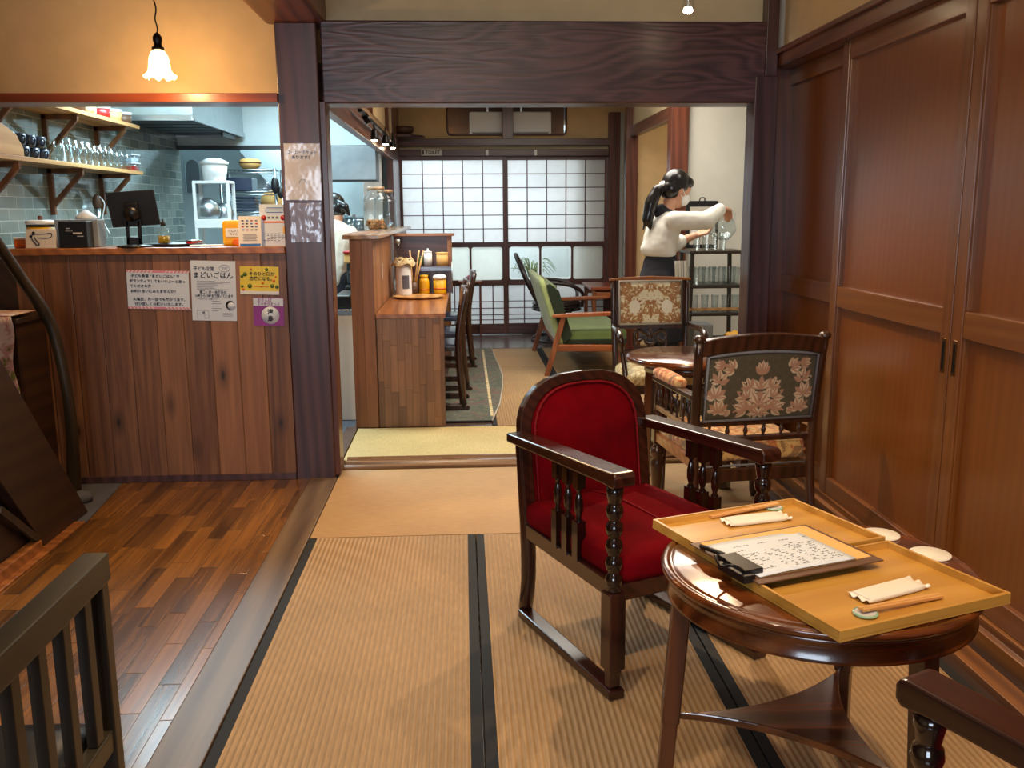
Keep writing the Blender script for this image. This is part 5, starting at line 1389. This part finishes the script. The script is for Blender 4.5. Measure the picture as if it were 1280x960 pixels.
b = MB(); b.tube([(-.14,.02,.010),(-.155,.06,.012),(-.15,.09,.006)], .005, 6, sub=3); b.build('hanging_ribbon', 'black_plastic', t)
def towel(l, cx, cy, rz):
    t = thing('hand_towel', l, 'towel', (cx, cy, TZ+.007), rz, 'wrapped towels on the trays')
    c = MB(); c.cushion(-.075,.075,-.026,.026,0,.011,.005,.002,8); c.build('towel_roll', 'white_cloth', t)
    b = MB()
    for s in (-1, 1): b.grid(lambda u, v: (s*(.072+.013*u), -.027+.054*v, .006+.004*math.sin(v*15)*u), 3, 12)
    b.build('wrapper_end', 'coaster', t, solid=.0008)
    return t
def sticks(l, lr, cx, cy, rz, end):
    t = thing('chopsticks', l, 'chopsticks', (cx, cy, TZ+.007), rz, 'pairs of chopsticks on the trays')
    for s in (-1, 1):
        MB().bar((-.1, s*.0042, .0045 if end > 0 else .0125), (.1, s*.0042, .0125 if end > 0 else .0045), .007, .006).build('chopstick', 'chopstick_wood', t, bevel=.001)
    r = thing('chopstick_rest', lr, 'chopstick rest', (cx+end*.088*math.cos(rz), cy+end*.088*math.sin(rz), TZ+.0068), rz, 'green glazed chopstick rests')
    MB().lathe([(0,0),(.021,0),(.023,.003),(.0225,.0062),(.016,.0052),(.010,.0052),(0,.0056)], n=30).build('rest_body', 'celadon', r)
    MB().lathe([(.017,.0056),(.0175,.0064),(.019,.0064),(.0195,.0058)], n=30).build('rest_ring', 'silver_text', r)
towel('white wrapped hand towel on the far tray', .695, 2.090, math.radians(14))
sticks('pair of wooden chopsticks lying behind the towel on the far tray', 'green round chopstick rest at the right end of the far tray', .685, 2.150, math.radians(19), 1)
towel('white wrapped hand towel on the near tray', .822, 1.655, math.radians(24))
sticks('pair of wooden chopsticks in front of the towel on the near tray', 'green round chopstick rest at the left corner of the near tray', .815, 1.590, math.radians(20), -1)
for x, y, l in ((.957,1.990,'white round coaster beside the tray, the one nearer the sliding doors corner'), (1.010,1.862,'white round coaster beside the tray, the one nearer the viewer')):
    tag(MB().lathe([(0,0),(.043,0),(.0435,.001),(.043,.003),(0,.003)], (x, y, TZ+.0005), n=40).build('white_coaster', 'coaster'), l, 'coaster', 'white coasters on the round table')

# ---- small round table behind
t = thing('small_round_table', 'small round brown table between the two tapestry armchairs', 'table', (1.105, 4.46, 0))
MB().lathe([(0,.615),(.275,.615),(.300,.620),(.306,.630),(.304,.642),(.292,.650),(0,.650)], n=60).build('tabletop', 'table_wood', t)
MB().lathe([(.20,.57),(.215,.57),(.215,.615),(.20,.615)], n=40).build('apron', 'table_wood_z', t)
for a in (141, 40, -40, -141):
    a = math.radians(a); c_, s_ = math.cos(a), math.sin(a)
    MB().bar((.215*c_, .215*s_, 0), (.20*c_, .20*s_, .615), .052, .044, (c_, s_, 0)).build('leg', 'table_wood_z', t, bevel=.003)

# ---- green two-seat sofa
t = thing('green_sofa', 'green two-seat sofa with slanted wooden arm frames', 'sofa', (.70, 7.55, 0))
for y in (0.0, 1.42):
    MB().bar((-.02,y,0), (.12,y,.50), .034, .045).build('rear_leg', 'sofa_wood_z', t, bevel=.005)
    MB().bar((.62,y,0), (.56,y,.50), .034, .045).build('front_leg', 'sofa_wood_z', t, bevel=.005)
    MB().prism([(.02,.492),(.03,.515),(.10,.520),(.45,.530),(.70,.535),(.72,.525),(.70,.508),(.45,.498),(.10,.49)], y-.035, y+.035, 'y').build('armrest', 'sofa_wood', t, bevel=.006, seg=3)
    MB().bar((.04,y,.235), (.60,y,.225), .026, .055).build('side_rail', 'sofa_wood', t, bevel=.004)
for x, z in ((.10,.23),(.58,.225)): MB().box(x-.012,x+.012,.0,1.42,z-.03,z+.03).build('long_rail', 'sofa_wood', t, bevel=.003)
c = MB(); c.cushion(.10,.66,.03,1.39,.255,.375,.03,.012,26,tuft=.010); c.build('seat_cushion', 'green_seat', t)
bk = Matrix.Translation((.14,.71,.24)) @ Matrix.Rotation(-.30, 4, 'Y')
c = MB().xf(bk); c.cushion(-.055,.0,-.69,.69,.0,.60,.02,.004,8,axis='x'); c.build('back_shell', 'green_light', t)
c = MB().xf(bk); c.cushion(.0,.075,-.69,.69,.06,.52,.03,.012,12,axis='x'); c.build('back_cushion', 'green_seat', t)
c = MB().xf(bk); c.prism([(-.004,.03),(.078,.08),(.082,.46),(.03,.54),(-.004,.54)], -.702, -.690, 'y'); c.build('cushion_side_shade', 'green_shaded', t)  # near end of the back, its shade put in as dark green
MB().prism([(.12,.262),(.655,.262),(.655,.30),(.12,.30)], .022, .032, 'y').build('seat_side_shade', 'green_shaded', t, bevel=.004)  # shade on the seat's near side, painted by a dark strip
# ---- rattan chair
t = thing('rattan_chair', 'dark rattan armchair behind the green sofa', 'chair', (.98, 9.72, 0))
MB().lathe([(.245,.012),(.262,.0),(.275,.012),(.262,.026),(.245,.012)], n=36).build('base_ring', 'rattan', t)
MB().lathe([(.18,.09),(.193,.08),(.205,.09),(.193,.102),(.18,.09)], n=30).build('base_ring', 'rattan', t)
b = MB()
for k in range(12):
    a = 2*PI*k/12; c_, s_ = math.cos(a), math.sin(a)
    b.tube([(.26*c_,.26*s_,.02),(.15*c_,.15*s_,.14),(.12*c_,.12*s_,.24),(.2*c_,.2*s_,.36)], .011, 6, sub=4)
b.build('pedestal', 'rattan', t)
for z in (.335,.365,.395): MB().lathe([(.235,z),(.25,z-.012),(.265,z),(.25,z+.012),(.235,z)], n=36).build('seat_ring', 'rattan', t)
MB().lathe([(0,.39),(.24,.39),(.25,.41),(.20,.44),(0,.45)], n=30).build('seat_pad', 'rattan', t)
b = MB(); 
outl = [(-.20,-.22,.40),(-.30,-.25,.60),(-.38,-.20,.78),(-.42,-.08,.89),(-.43,.08,.90),(-.38,.20,.78),(-.30,.25,.60),(-.20,.22,.40)]
b.tube(outl, .020, 8, sub=4)
for k in range(-3, 4): b.tube([(-.22,k*.055,.42),(-.30,k*.055,.62),(-.40+abs(k)*.006,k*.045,.88-abs(k)*.012)], .009, 6, sub=3)
b.build('rattan_back', 'rattan', t)
for s in (-1, 1): MB().tube([(-.30,s*.25,.60),(-.1,s*.30,.63),(.12,s*.30,.60),(.24,s*.26,.52),(.24,s*.22,.38)], .019, 8, sub=4).build('arm_hoop', 'rattan', t)
# ---- low tea table by the shoji
t = thing('tea_table', 'reddish wooden table beside the shoji, beyond the green sofa', 'table', (1.52, 9.62, 0))
MB().box(-.24,.30,-.35,.35,.565,.595).build('tabletop', 'lintel_wood', t, bevel=.004)
for x in (-.20, .26):
    for y in (-.31, .31): MB().box(x-.02,x+.02,y-.02,y+.02,0,.565).build('leg', 'sofa_wood_z', t, bevel=.003)
for y in (-.31, .31): MB().box(-.20,.26,y-.012,y+.012,.48,.54).build('side_rail', 'sofa_wood', t, bevel=.002)
# ---- teacup on the middle rail of the left shoji, leaves beyond the glass
t = thing('pink_cup', 'small pink cup on a low stand before the left shoji', 'cup', (.07, 10.20, 0))
MB().box(-.13,.13,-.07,.06,.585,.605).build('stand_top', 'lintel_wood', t, bevel=.003)
for x in (-.11,.11): MB().box(x-.012,x+.012,-.05,.05,0,.585).build('stand_leg', 'frame_z', t)
MB().lathe([(0,.606),(.025,.606),(.05,.65),(.046,.65),(.022,.612),(0,.612)], n=18).build('cup_body', 'pink', t)
MB().lathe([(.03,.65),(.034,.66),(0,.672)], n=14).build('cup_lid', 'pink', t)
t = thing('potted_grass', 'green long-leaved plant seen through the glass of the right shoji', 'plant', (.80, 11.0, 0))
MB().lathe([(0,0),(.10,0),(.13,.5),(.11,.5),(0,.45)], n=20).build('plant_pot', 'stone', t)
b = MB(); random.seed(4)
for k in range(26):
    a = random.uniform(0, 2*PI); L = random.uniform(.25,.42); r = random.uniform(.10,.24)
    b.tube([(0,0,.45),(r*.4*math.cos(a),r*.4*math.sin(a),.45+L*.75),(r*math.cos(a),r*math.sin(a),.45+L*.9),(r*1.5*math.cos(a),r*1.5*math.sin(a),.45+L*.6)], [.006,.005,.004,.002], 5, sub=3)
b.build('grass_leaves', 'green_print', t)
# ---- serving shelf with glasses
t = thing('serving_shelf', 'dark open wooden serving shelf holding glasses by the white wall', 'shelf', (1.80, 6.72, 0))
L_ = .20
for x, y in ((-.165,-.16),(.20,-.16),(-.165,.17),(.20,.17)): MB().bar((x*1.12,y,0), (x,y,1.06), .028, .028).build('leg', 'slat_wood', t, bevel=.003)
for z, nm in ((1.045,'top_board'),(.80,'middle_board'),(.60,'lower_board')):
    P = [(-.19,-.19),(.22,-.19),(.22,.19),(-.19,.19)]
    MB().prism(P, z, z+.022, 'z').build(nm, 'slat_wood', t, bevel=.004)
MB().box(-.18,.22,-.185,-.175,.64,.66).build('lower_bar', 'shelf_wood', t)
for n_, (x0, z0, h_, r_c, l_) in enumerate(((1.70,1.0675,.115,5,'top'),)): pass
first = None
gl = [(1.665,6.57),(1.735,6.58),(1.80,6.60),(1.855,6.57)]
for i, (x, y) in enumerate(gl):
    o = glass_mb(.028,.125).build('drinking_glass', 'glass_thick') if not first else first.copy()
    if first: COL.objects.link(o)
    first = first or o; o.location = (x, y, 1.0675)
    tag(o, 'tall clear glass on top of the serving shelf, %s from the left' % ('first','second','third','fourth')[i], 'glass', 'glasses on top of the serving shelf')
for lv, z in ((0, .8225), (1, .6225)):
    for j in range(2 if lv == 0 else 1):
        for i in range(5):
            o = first.copy(); COL.objects.link(o); o.location = (1.67+i*.075, 6.60+j*.10, z)
            tag(o, 'clear glass in the row on the %s board of the serving shelf' % ('middle' if lv == 0 else 'lower'), 'glass', 'glasses on the %s board of the serving shelf' % ('middle' if lv == 0 else 'lower'))
t = thing('framed_board', 'black framed notice board with cream paper leaning on the white wall', 'board', (1.80, 6.95, 1.0675))
m_ = Matrix.Rotation(-.06, 4, 'X')
MB().xf(m_).box(-.125,.125,-.01,.01,0,.355).build('board_frame', 'black_plastic', t, bevel=.012)
MB().xf(m_).box(-.095,.10,-.0125,-.010,.03,.31).build('cream_sheet', 'cord_cream', t)
b = MB().xf(m_); b.box(-.08,.0,-.0135,-.012,.10,.17).box(-.06,.04,-.0135,-.012,.20,.24).build('printed_patch', 'paper', t)
MB().xf(m_).tube([(-.02,-.0,.35),(-.015,-.01,.375),(.015,-.01,.375),(.02,0,.35)], .005, 6, sub=3).build('hanging_clip', 'steel_dark', t)
t = thing('glass_pitcher', 'round glass water pitcher tilted in the hands of the standing woman', 'pitcher', (1.81, 6.43, 1.235))
pm = Matrix.Rotation(-.9, 4, 'Y')
MB().xf(pm).lathe([(0,-.085),(.05,-.083),(.083,-.04),(.09,.0),(.078,.045),(.055,.075),(.05,.10),(.046,.10),(.05,.073),(.074,.043),(.086,0),(.079,-.038),(.048,-.078),(0,-.08)], n=30).build('pitcher_body', 'glass_thick', t)
MB().xf(pm).tube([(.05,0,.09),(.11,0,.08),(.125,0,.0),(.08,0,-.04)], .008, 8, sub=4).build('pitcher_handle', 'glass_thick', t)
t = thing('grey_bin', 'grey waste bin with a slot standing left of the serving shelf', 'bin', (1.60, 6.15, 0))
MB().box(-.065,.065,-.1,.1,0,.60).build('bin_body', 'grey_plastic', t, bevel=.01)
MB().box(-.03,.03,-.103,-.1,.50,.53).build('bin_slot', 'black_plastic', t, bevel=.004)
t = thing('side_box', 'dark box under the yellow cloth beside the serving shelf', 'box', (1.86, 6.1, 0))
MB().box(-.16,.2,-.15,.15,0,.50).build('box_body', 'steel_dark', t, bevel=.006)
b = MB(); b.grid(lambda u, v: (1.76+.20*u, 6.0+.12*v, .512+.035*abs(noise.noise((u*5, v*4, 3)))+.03*math.sin(PI*u)*math.sin(PI*v)), 18, 12)
tag(b.build('yellow_cloth', 'yellow', solid=.006), 'crumpled bright yellow cloth on the dark box by the right post', 'cloth')

# ================================================================== PEOPLE
def blob(name, prims, mat, parent, voxel=.007, smooth=4, wrinkle=0):
    mb = MB()
    for p in prims:
        if p[0] == 'c':
            _, a, b_, ra, rb = p; mb.xf(Matrix()); n = 6
            a, b_ = Vector(a), Vector(b_)
            mb.tube([a.lerp(b_, i/n) for i in range(n+1)], [ra+(rb-ra)*i/n for i in range(n+1)], 14)
            mb.ball(a, ra*.995, 14, 10); mb.ball(b_, rb*.995, 14, 10)
        elif p[0] == 'l':
            _, secs, rz = p; n = 20; cs, sn = math.cos(rz), math.sin(rz); mb.xf(Matrix()); vs = []
            for c, rx, ry in secs:
                for i in range(n):
                    a = 2*PI*i/n; x, y = rx*math.cos(a), ry*math.sin(a); vs.append((c.x+x*cs-y*sn, c.y+x*sn+y*cs, c.z))
            m_ = len(secs)
            mb.add(vs, [(j*n+i, j*n+(i+1) % n, (j+1)*n+(i+1) % n, (j+1)*n+i) for j in range(m_-1) for i in range(n)]+[tuple(range(n))[::-1], tuple(range((m_-1)*n, m_*n))], True)
        else:
            _, c, r, rot = p
            mb.xf(Matrix.Translation(c) @ Euler(rot).to_matrix().to_4x4()); mb.ball((0,0,0), r, 20, 14)
    mb.xf(Matrix()); o = mb.build(name, mat)
    md = o.modifiers.new('r', 'REMESH'); md.mode = 'VOXEL'; md.voxel_size = voxel; md.use_smooth_shade = True
    sm = o.modifiers.new('s', 'SMOOTH'); sm.factor = .5; sm.iterations = smooth
    bpy.context.view_layer.update(); dg = bpy.context.evaluated_depsgraph_get()
    me = bpy.data.meshes.new_from_object(o.evaluated_get(dg)); bpy.data.objects.remove(o)
    if wrinkle:
        me.calc_loop_triangles() if False else None
        ns = [v.normal.copy() for v in me.vertices]
        for v, nn in zip(me.vertices, ns):
            p = v.co; w = noise.noise((p.x*9, p.y*9, p.z*16))+.5*noise.noise((p.x*22, p.y*22, p.z*30)); v.co = p+nn*w*wrinkle
    me.polygons.foreach_set('use_smooth', [True]*len(me.polygons)); me.materials.clear(); me.materials.append(M[mat]); me.name = name
    r = bpy.data.objects.new(name, me); COL.objects.link(r); r.parent = parent; return r
def hand_prims(w, d, up, curl=.6, s=1, n=1):
    """palm and five curled fingers; w wrist, d pointing direction, up = back of the hand"""
    w, d, up = Vector(w), Vector(d).normalized(), Vector(up).normalized(); sd = d.cross(up).normalized()*n; P = []
    k = w+d*.082*s
    P.append(('c', w, w+d*.03*s, .021*s, .023*s))
    for i in range(4):
        off = (i-1.5)*.019*s; b0 = w+d*.03*s+sd*off*.8; b1 = k+sd*off; P.append(('c', b0, b1, .014*s, .0125*s))
        L = (.042, .047, .043, .034)[i]*s; a = curl; q = b1; dir_ = d
        for j, f in enumerate((1, .65, .5)):
            dir_ = (dir_*math.cos(a)-up*math.sin(a)).normalized(); up2 = up; q2 = q+dir_*L*f
            P.append(('c', q, q2, (.0098-.0008*j)*s, (.009-.0008*j)*s)); q = q2; a = curl*.8
    b0 = w+d*.02*s-sd*.024*s; b1 = b0+d*.03*s-sd*.022*s-up*.01*s; b2 = b1+d*.03*s-sd*.002*s-up*.014*s
    P += [('c', b0, b1, .014*s, .012*s), ('c', b1, b2, .011*s, .009*s)]
    return P
def V(*a): return Vector(a)
def person(name, label, J, pieces):
    """J: joints in world metres; every piece is modelled in world space under an Empty at the feet"""
    t = thing(name, label, 'person', J['foot0'] if False else (0,0,0))
    hd = J['head']; hx = Euler(J['hrot']).to_matrix()
    f = lambda x, y, z: hd+hx @ Vector((x, y, z))           # head frame: face towards +x
    P = [('e', f(0,0,.02), (.092,.074,.098), J['hrot']), ('e', f(.028,0,-.045), (.062,.055,.062), J['hrot']), ('e', f(.035,0,-.082), (.042,.038,.03), J['hrot']),
         ('c', f(.088,0,.005), f(.104,0,-.028), .010, .013), ('e', f(.082,0,-.062), (.016,.026,.008), J['hrot']), ('e', f(.076,0,.03), (.018,.05,.012), J['hrot']),
         ('e', f(-.005,.074,-.012), (.018,.009,.030), J['hrot']), ('e', f(-.005,-.074,-.012), (.018,.009,.030), J['hrot']),
         ('c', J['neck'], f(-.02,0,-.06), .048, .046), ('c', J['chest'], J['neck'], .07, .05)]
    P += [('l', [(J['hip']-V(0,0,.08),.09,.13),(J['hip'],.105,.15),(J['waist'],.080,.115),(J['chest'],.085,.13),(J['chest']+V(.01,0,.09),.07,.11)], J['trot'][2])]
    for s in ('R', 'L'):
        P += [('c', J['chest']+V(0,0,.08), J['sh'+s], .045, .045), ('c', J['sh'+s], J['el'+s], .045, .036), ('c', J['el'+s], J['wr'+s], .036, .024)]
        P += hand_prims(J['wr'+s], J['hd'+s], J['hu'+s], J.get('curl', .6), .95, 1 if s == 'R' else -1)
        P += [('c', J['hp'+s], J['kn'+s], .078, .052), ('c', J['kn'+s], J['ft'+s], .052, .034), ('c', J['ft'+s]+V(0,0,-.03), J['ft'+s]+J['toe']*.15+V(0,0,-.04), .032, .026)]
    blob('body', P, 'skin', t, .0065, 3)
    for n_, pr, mt, vx, smn, wr in pieces(J, f): blob(n_, pr, mt, t, vx, smn, wr)
    return t, f
J = dict(head=V(1.425,6.20,1.487), hrot=(0,.34,.30), neck=V(1.365,6.20,1.345), chest=V(1.335,6.20,1.20), waist=V(1.315,6.20,1.00), hip=V(1.33,6.20,.87), trot=(0,.12,.25),
    shR=V(1.385,6.06,1.285), elR=V(1.595,6.05,1.285), wrR=V(1.735,6.20,1.365), hdR=V(.08,.09,-.02), huR=V(.1,.0,1),
    shL=V(1.33,6.35,1.285), elL=V(1.47,6.45,1.12), wrL=V(1.63,6.46,1.18), hdL=V(.10,-.02,.03), huL=V(0,.3,-1),
    hpR=V(1.35,6.11,.84), knR=V(1.37,6.10,.46), ftR=V(1.34,6.09,.08), hpL=V(1.32,6.29,.84), knL=V(1.34,6.31,.46), ftL=V(1.30,6.33,.08), toe=V(.95,.3,0), curl=.7)
def cloth_a(J, f):
    top = [('l', [(V(1.335,6.2,1.045),.085,.125),(V(1.315,6.2,1.06),.105,.145),(V(1.312,6.2,1.10),.112,.155),(V(1.330,6.2,1.18),.108,.158),(V(1.352,6.2,1.26),.100,.16),(V(1.368,6.2,1.31),.078,.13),(V(1.375,6.2,1.345),.055,.07)], .25)]
    for s in 'RL':
        top += [('c', J['sh'+s], J['el'+s], .066, .062)]
    top += [('c', J['elR'], J['elR'].lerp(J['wrR'], .86), .062, .046), ('c', J['elL'], J['elL'].lerp(J['wrL'], .3), .06, .05)]
    ap = [('l', [(V(1.33,6.2,1.07),.092,.125),(V(1.33,6.2,.98),.115,.152),(V(1.335,6.2,.90),.135,.178),(V(1.34,6.2,.80),.145,.19),(V(1.345,6.2,.60),.135,.19),(V(1.345,6.2,.48),.14,.20)], .25), ('c', J['neck']+V(-.03,0,-.005), J['neck']+V(.0,0,-.0), .058, .056)]
    tr = []
    for s in 'RL': tr += [('c', J['hp'+s], J['kn'+s], .09, .068), ('c', J['kn'+s], J['ft'+s]+V(0,0,.02), .066, .05)]
    sh = []
    for s in 'RL': sh += [('c', J['ft'+s]+V(0,0,-.04), J['ft'+s]+J['toe']*.16+V(0,0,-.045), .042, .034)]
    R = J['hrot']
    hair = [('e', f(-.018,0,.038), (.098,.088,.096), R), ('e', f(-.045,0,-.01), (.070,.082,.075), R), ('e', f(.042,0,.066), (.058,.076,.045), R)]
    a = f(-.10,0,-.005); pts = [a, a+V(-.045,-.005,-.03), a+V(-.085,-.01,-.12), a+V(-.105,-.01,-.22), a+V(-.085,-.01,-.28)]; rr_ = [.020,.036,.045,.038,.012]
    for i in range(4): hair.append(('c', pts[i], pts[i+1], rr_[i], rr_[i+1]))
    hair.append(('c', pts[2], pts[2]+V(-.05,0,-.17), .03, .006))
    mask = [('e', f(.052,0,-.045), (.060,.059,.050), R), ('e', f(.07,0,-.035), (.045,.045,.042), R)]
    tie = [('c', f(-.098,0,.002), f(-.108,0,-.006), .026, .026)]
    return [('white_top', top, 'shirt_white', .008, 6, .0045), ('trousers', tr, 'navy_cloth', .01, 4, .003), ('apron', ap, 'navy_cloth', .009, 4, .006), ('shoes', sh, 'black_plastic', .008, 3, 0),
            ('hair', hair, 'hair', .006, 4, .002), ('face_mask', mask, 'white_plastic', .006, 3, 0), ('hair_tie', tie, 'white_plastic', .005, 2, 0)]
w, f = person('person', 'woman in white top and navy apron pouring water, long black ponytail', J, cloth_a)
MB().tube([f(.045,-.064,-.03), f(.0,-.080,.005)], .0022, 5).build('mask_loop', 'white_plastic', w)
MB().tube([f(.045,-.060,-.06), f(.0,-.080,-.035)], .0022, 5).build('mask_loop', 'white_plastic', w)
b = MB(); 
b.grid(lambda u, v: (1.385+.085*u+.012*v+.0*u, 6.015+.05*u+.006*math.sin(u*12), .025+1.0-.18*v-.03*(1-u)*v), 14, 8)
tw = b.build('striped_towel', 'white_cloth', w, solid=.006)
b = MB()
for k in range(3):
    u = .25+.25*k; b.tube([(1.385+.085*u+.012*v, 6.010+.05*u+.006*math.sin(u*12), .025+1.0-.18*v-.03*(1-u)*v) for v in (0,.25,.5,.75,1)], .0016, 4)
b.build('towel_stripes', 'ink_grey', tw)
DY = V(-.135,.93,0)
J2 = dict(head=V(-.89,6.62,1.375), hrot=(0,.55,2.2), neck=V(-.875,6.57,1.26), chest=V(-.885,6.50,1.15), waist=V(-.90,6.45,.97), hip=V(-.92,6.42,.86), trot=(0,.1,2.0),
    shR=V(-.76,6.53,1.19), elR=V(-.80,6.70,1.05), wrR=V(-.90,6.82,1.05), hdR=V(-.1,.08,-.02), huR=V(0,0,1),
    shL=V(-1.03,6.48,1.19), elL=V(-1.10,6.65,1.05), wrL=V(-1.05,6.80,1.05), hdL=V(.02,.1,-.02), huL=V(0,0,1),
    hpR=V(-.86,6.42,.84), knR=V(-.86,6.44,.45), ftR=V(-.86,6.42,.08), hpL=V(-1.0,6.40,.84), knL=V(-1.0,6.43,.45), ftL=V(-1.0,6.41,.08), toe=V(-.4,.9,0), curl=.6)
for k_ in ('head','neck','chest','waist','hip','shR','elR','wrR','shL','elL','wrL','hpR','knR','ftR','hpL','knL','ftL'): J2[k_] = J2[k_]+DY
def cloth_b(J, f):
    R = J['hrot']
    top = [('e', J['chest'], (.13,.17,.15), J['trot']), ('c', J['hip'], J['chest'], .13, .13), ('c', J['chest']+V(0,0,.06), J['neck']+V(0,0,-.03), .08, .055)]
    for s in 'RL': top += [('c', J['chest']+V(0,0,.05), J['sh'+s], .075, .062), ('c', J['sh'+s], J['el'+s], .062, .05)]
    tr = []
    for s in 'RL': tr += [('c', J['hp'+s], J['kn'+s], .095, .068), ('c', J['kn'+s], J['ft'+s]+V(0,0,.02), .066, .05)]
    sh = []
    for s in 'RL': sh += [('c', J['ft'+s]+V(0,0,-.04), J['ft'+s]+J['toe']*.16+V(0,0,-.045), .042, .034)]
    hair = [('e', f(-.018,0,.038), (.098,.088,.096), R), ('e', f(-.045,0,-.01), (.070,.082,.075), R)]
    a = f(-.10,0,.0); hair += [('c', a, a+V(.045,-.02,-.03), .026, .034), ('c', a+V(.045,-.02,-.03), a+V(.075,-.02,-.09), .034, .012)]
    return [('white_shirt', top, 'white_cloth', .009, 4, .006), ('trousers', tr, 'navy_cloth', .012, 4, 0), ('shoes', sh, 'black_plastic', .01, 3, 0), ('hair', hair, 'hair', .007, 4, .002)]
person('person', 'kitchen worker in white bending behind the partition, black hair tied back', J2, cloth_b)
# ================================================================== CAMERA AND LIGHT
cam = bpy.data.cameras.new('camera'); co = bpy.data.objects.new('camera', cam); COL.objects.link(co); S.camera = co
cam.sensor_fit = 'HORIZONTAL'; cam.sensor_width = 36; cam.lens = 36*1150/1280; cam.clip_start = .02
yaw, pit, rol = math.radians(2.94), math.radians(10.6), -.007
fw = Vector((math.sin(yaw)*math.cos(pit), math.cos(yaw)*math.cos(pit), -math.sin(pit)))
r0 = Vector((math.cos(yaw), -math.sin(yaw), 0)); u0 = r0.cross(fw)
rt = r0*math.cos(rol)+u0*math.sin(rol); up = rt.cross(fw)
mw = Matrix((rt, up, -fw)).transposed().to_4x4(); mw.translation = (0, 0, 1.35); co.matrix_world = mw

def light(kind, loc, power, color=(1,1,1), size=.3, target=None, sy=None, spot=None, blend=.4, radius=None, spread=None):
    l = bpy.data.lights.new('room_light', kind); l.energy = power; l.color = color
    if kind == 'AREA':
        l.size = size
        if sy: l.shape = 'RECTANGLE'; l.size_y = sy
        if spread: l.spread = spread
    else: l.shadow_soft_size = radius if radius is not None else size
    if kind == 'SPOT': l.spot_size = math.radians(spot or 60); l.spot_blend = blend
    o = bpy.data.objects.new('room_light', l); COL.objects.link(o); o.location = loc
    if target is not None: o.rotation_euler = (Vector(target)-Vector(loc)).to_track_quat('-Z', 'Y').to_euler()
    return o
WARM = (1, .70, .42); WARM2 = (1, .78, .54); COOL = (.62, .88, 1); DAY = (.72, .84, 1); NEU = (1, .93, .82)
# pendant bulb
light('POINT', (pend_loc[0], pend_loc[1], pend_loc[2]+.03), 26, (1,.62,.28), radius=.03)
# spot bulb hanging by the beam
light('SPOT', (BULB[0], BULB[1]-.01, BULB[2]-.01), 95, WARM, radius=.02, target=(.55, 2.7, 0), spot=100, blend=.6)
# ceiling spotlights of the front room, behind and above the viewer
light('SPOT', (1.15, .95, 2.6), 95, WARM, radius=.025, target=(.80, 1.95, .6), spot=72, blend=.5)
light('SPOT', (-.35, 1.1, 2.6), 62, WARM2, radius=.03, target=(-.3, 3.2, 0), spot=80, blend=.6)
light('SPOT', (-.2, .2, 2.65), 42, WARM, radius=.05, target=(1.7, 3.6, 1.3), spot=90, blend=.8)
light('SPOT', (-1.4, 3.0, 2.6), 30, WARM, radius=.04, target=(-1.3, 3.5, 0), spot=70, blend=.6)
light('AREA', (.2, 2.2, 2.72), 12, WARM2, 1.6, (.2, 2.2, 0), 2.0)  # wide soft fill, added to stand for light bounced off the ceiling
# daylight through the front windows behind the viewer
light('AREA', (-.9, -2.2, 1.5), 60, DAY, 1.6, (-.6, 4, 1.0), 1.2)
# kitchen fluorescent tubes
light('AREA', (-1.7, 6.0, 2.45), 58, COOL, 1.2, (-1.7, 6.0, 0), .5)
light('AREA', (-1.3, 7.6, 2.45), 24, COOL, .8, (-1.3, 7.6, 0), .5)
light('AREA', (-1.5, 9.1, 2.3), 20, COOL, .6, (-1.5, 9.0, 0), .5)
# back room
light('AREA', (.9, 6.6, 2.58), 58, NEU, 1.4, (.9, 6.6, 0), 1.4)
light('SPOT', (.35, 5.6, 2.5), 40, WARM2, radius=.03, target=(.1, 5.3, 0), spot=95, blend=.6)
for y, z_ in ((6.69,1.83), (7.66,1.87), (8.45,1.895)): light('SPOT', (-.60, y-.0, z_), 7, WARM, radius=.015, target=(-.42, y, .7), spot=95, blend=.6)
light('SPOT', (1.9, 5.4, 2.5), 14, NEU, radius=.04, target=(1.7, 6.6, 1.0), spot=80, blend=.6)
# lit lobby behind the shoji
light('AREA', (.2, 11.4, 1.6), 36, (.80,.90,1), 2.2, (.2, 10, 1.2), 1.6)
light('AREA', (.6, 10.7, 1.9), 14, (.92,.96,1), .8, (.7, 11.6, .9), .5)  # added light aimed at the lobby wall to brighten it behind the panes
light('AREA', (.0, 10.75, 2.25), 16, (.72,.82,1), 1.2, (.0, 10.75, 0), .15)
light('AREA', (1.9, 8.3, 2.55), 6, WARM2, .5, (2.0, 8.3, 0), .5)
w = bpy.data.worlds.new('world'); S.world = w; w.use_nodes = True
w.node_tree.nodes['Background'].inputs[0].default_value = (.5, .6, .8, 1); w.node_tree.nodes['Background'].inputs[1].default_value = .05
vs = S.view_settings; vs.view_transform = 'Standard'; vs.look = 'None'; vs.gamma = 1; vs.use_curve_mapping = False; vs.exposure = 0.45
S.cycles.max_bounces = 8; S.cycles.diffuse_bounces = 4; S.cycles.glossy_bounces = 3; S.cycles.transparent_max_bounces = 16; S.cycles.transmission_bounces = 4
S.cycles.sample_clamp_indirect = 4; S.cycles.caustics_reflective = False; S.cycles.caustics_refractive = False
S.cycles.use_denoising = True
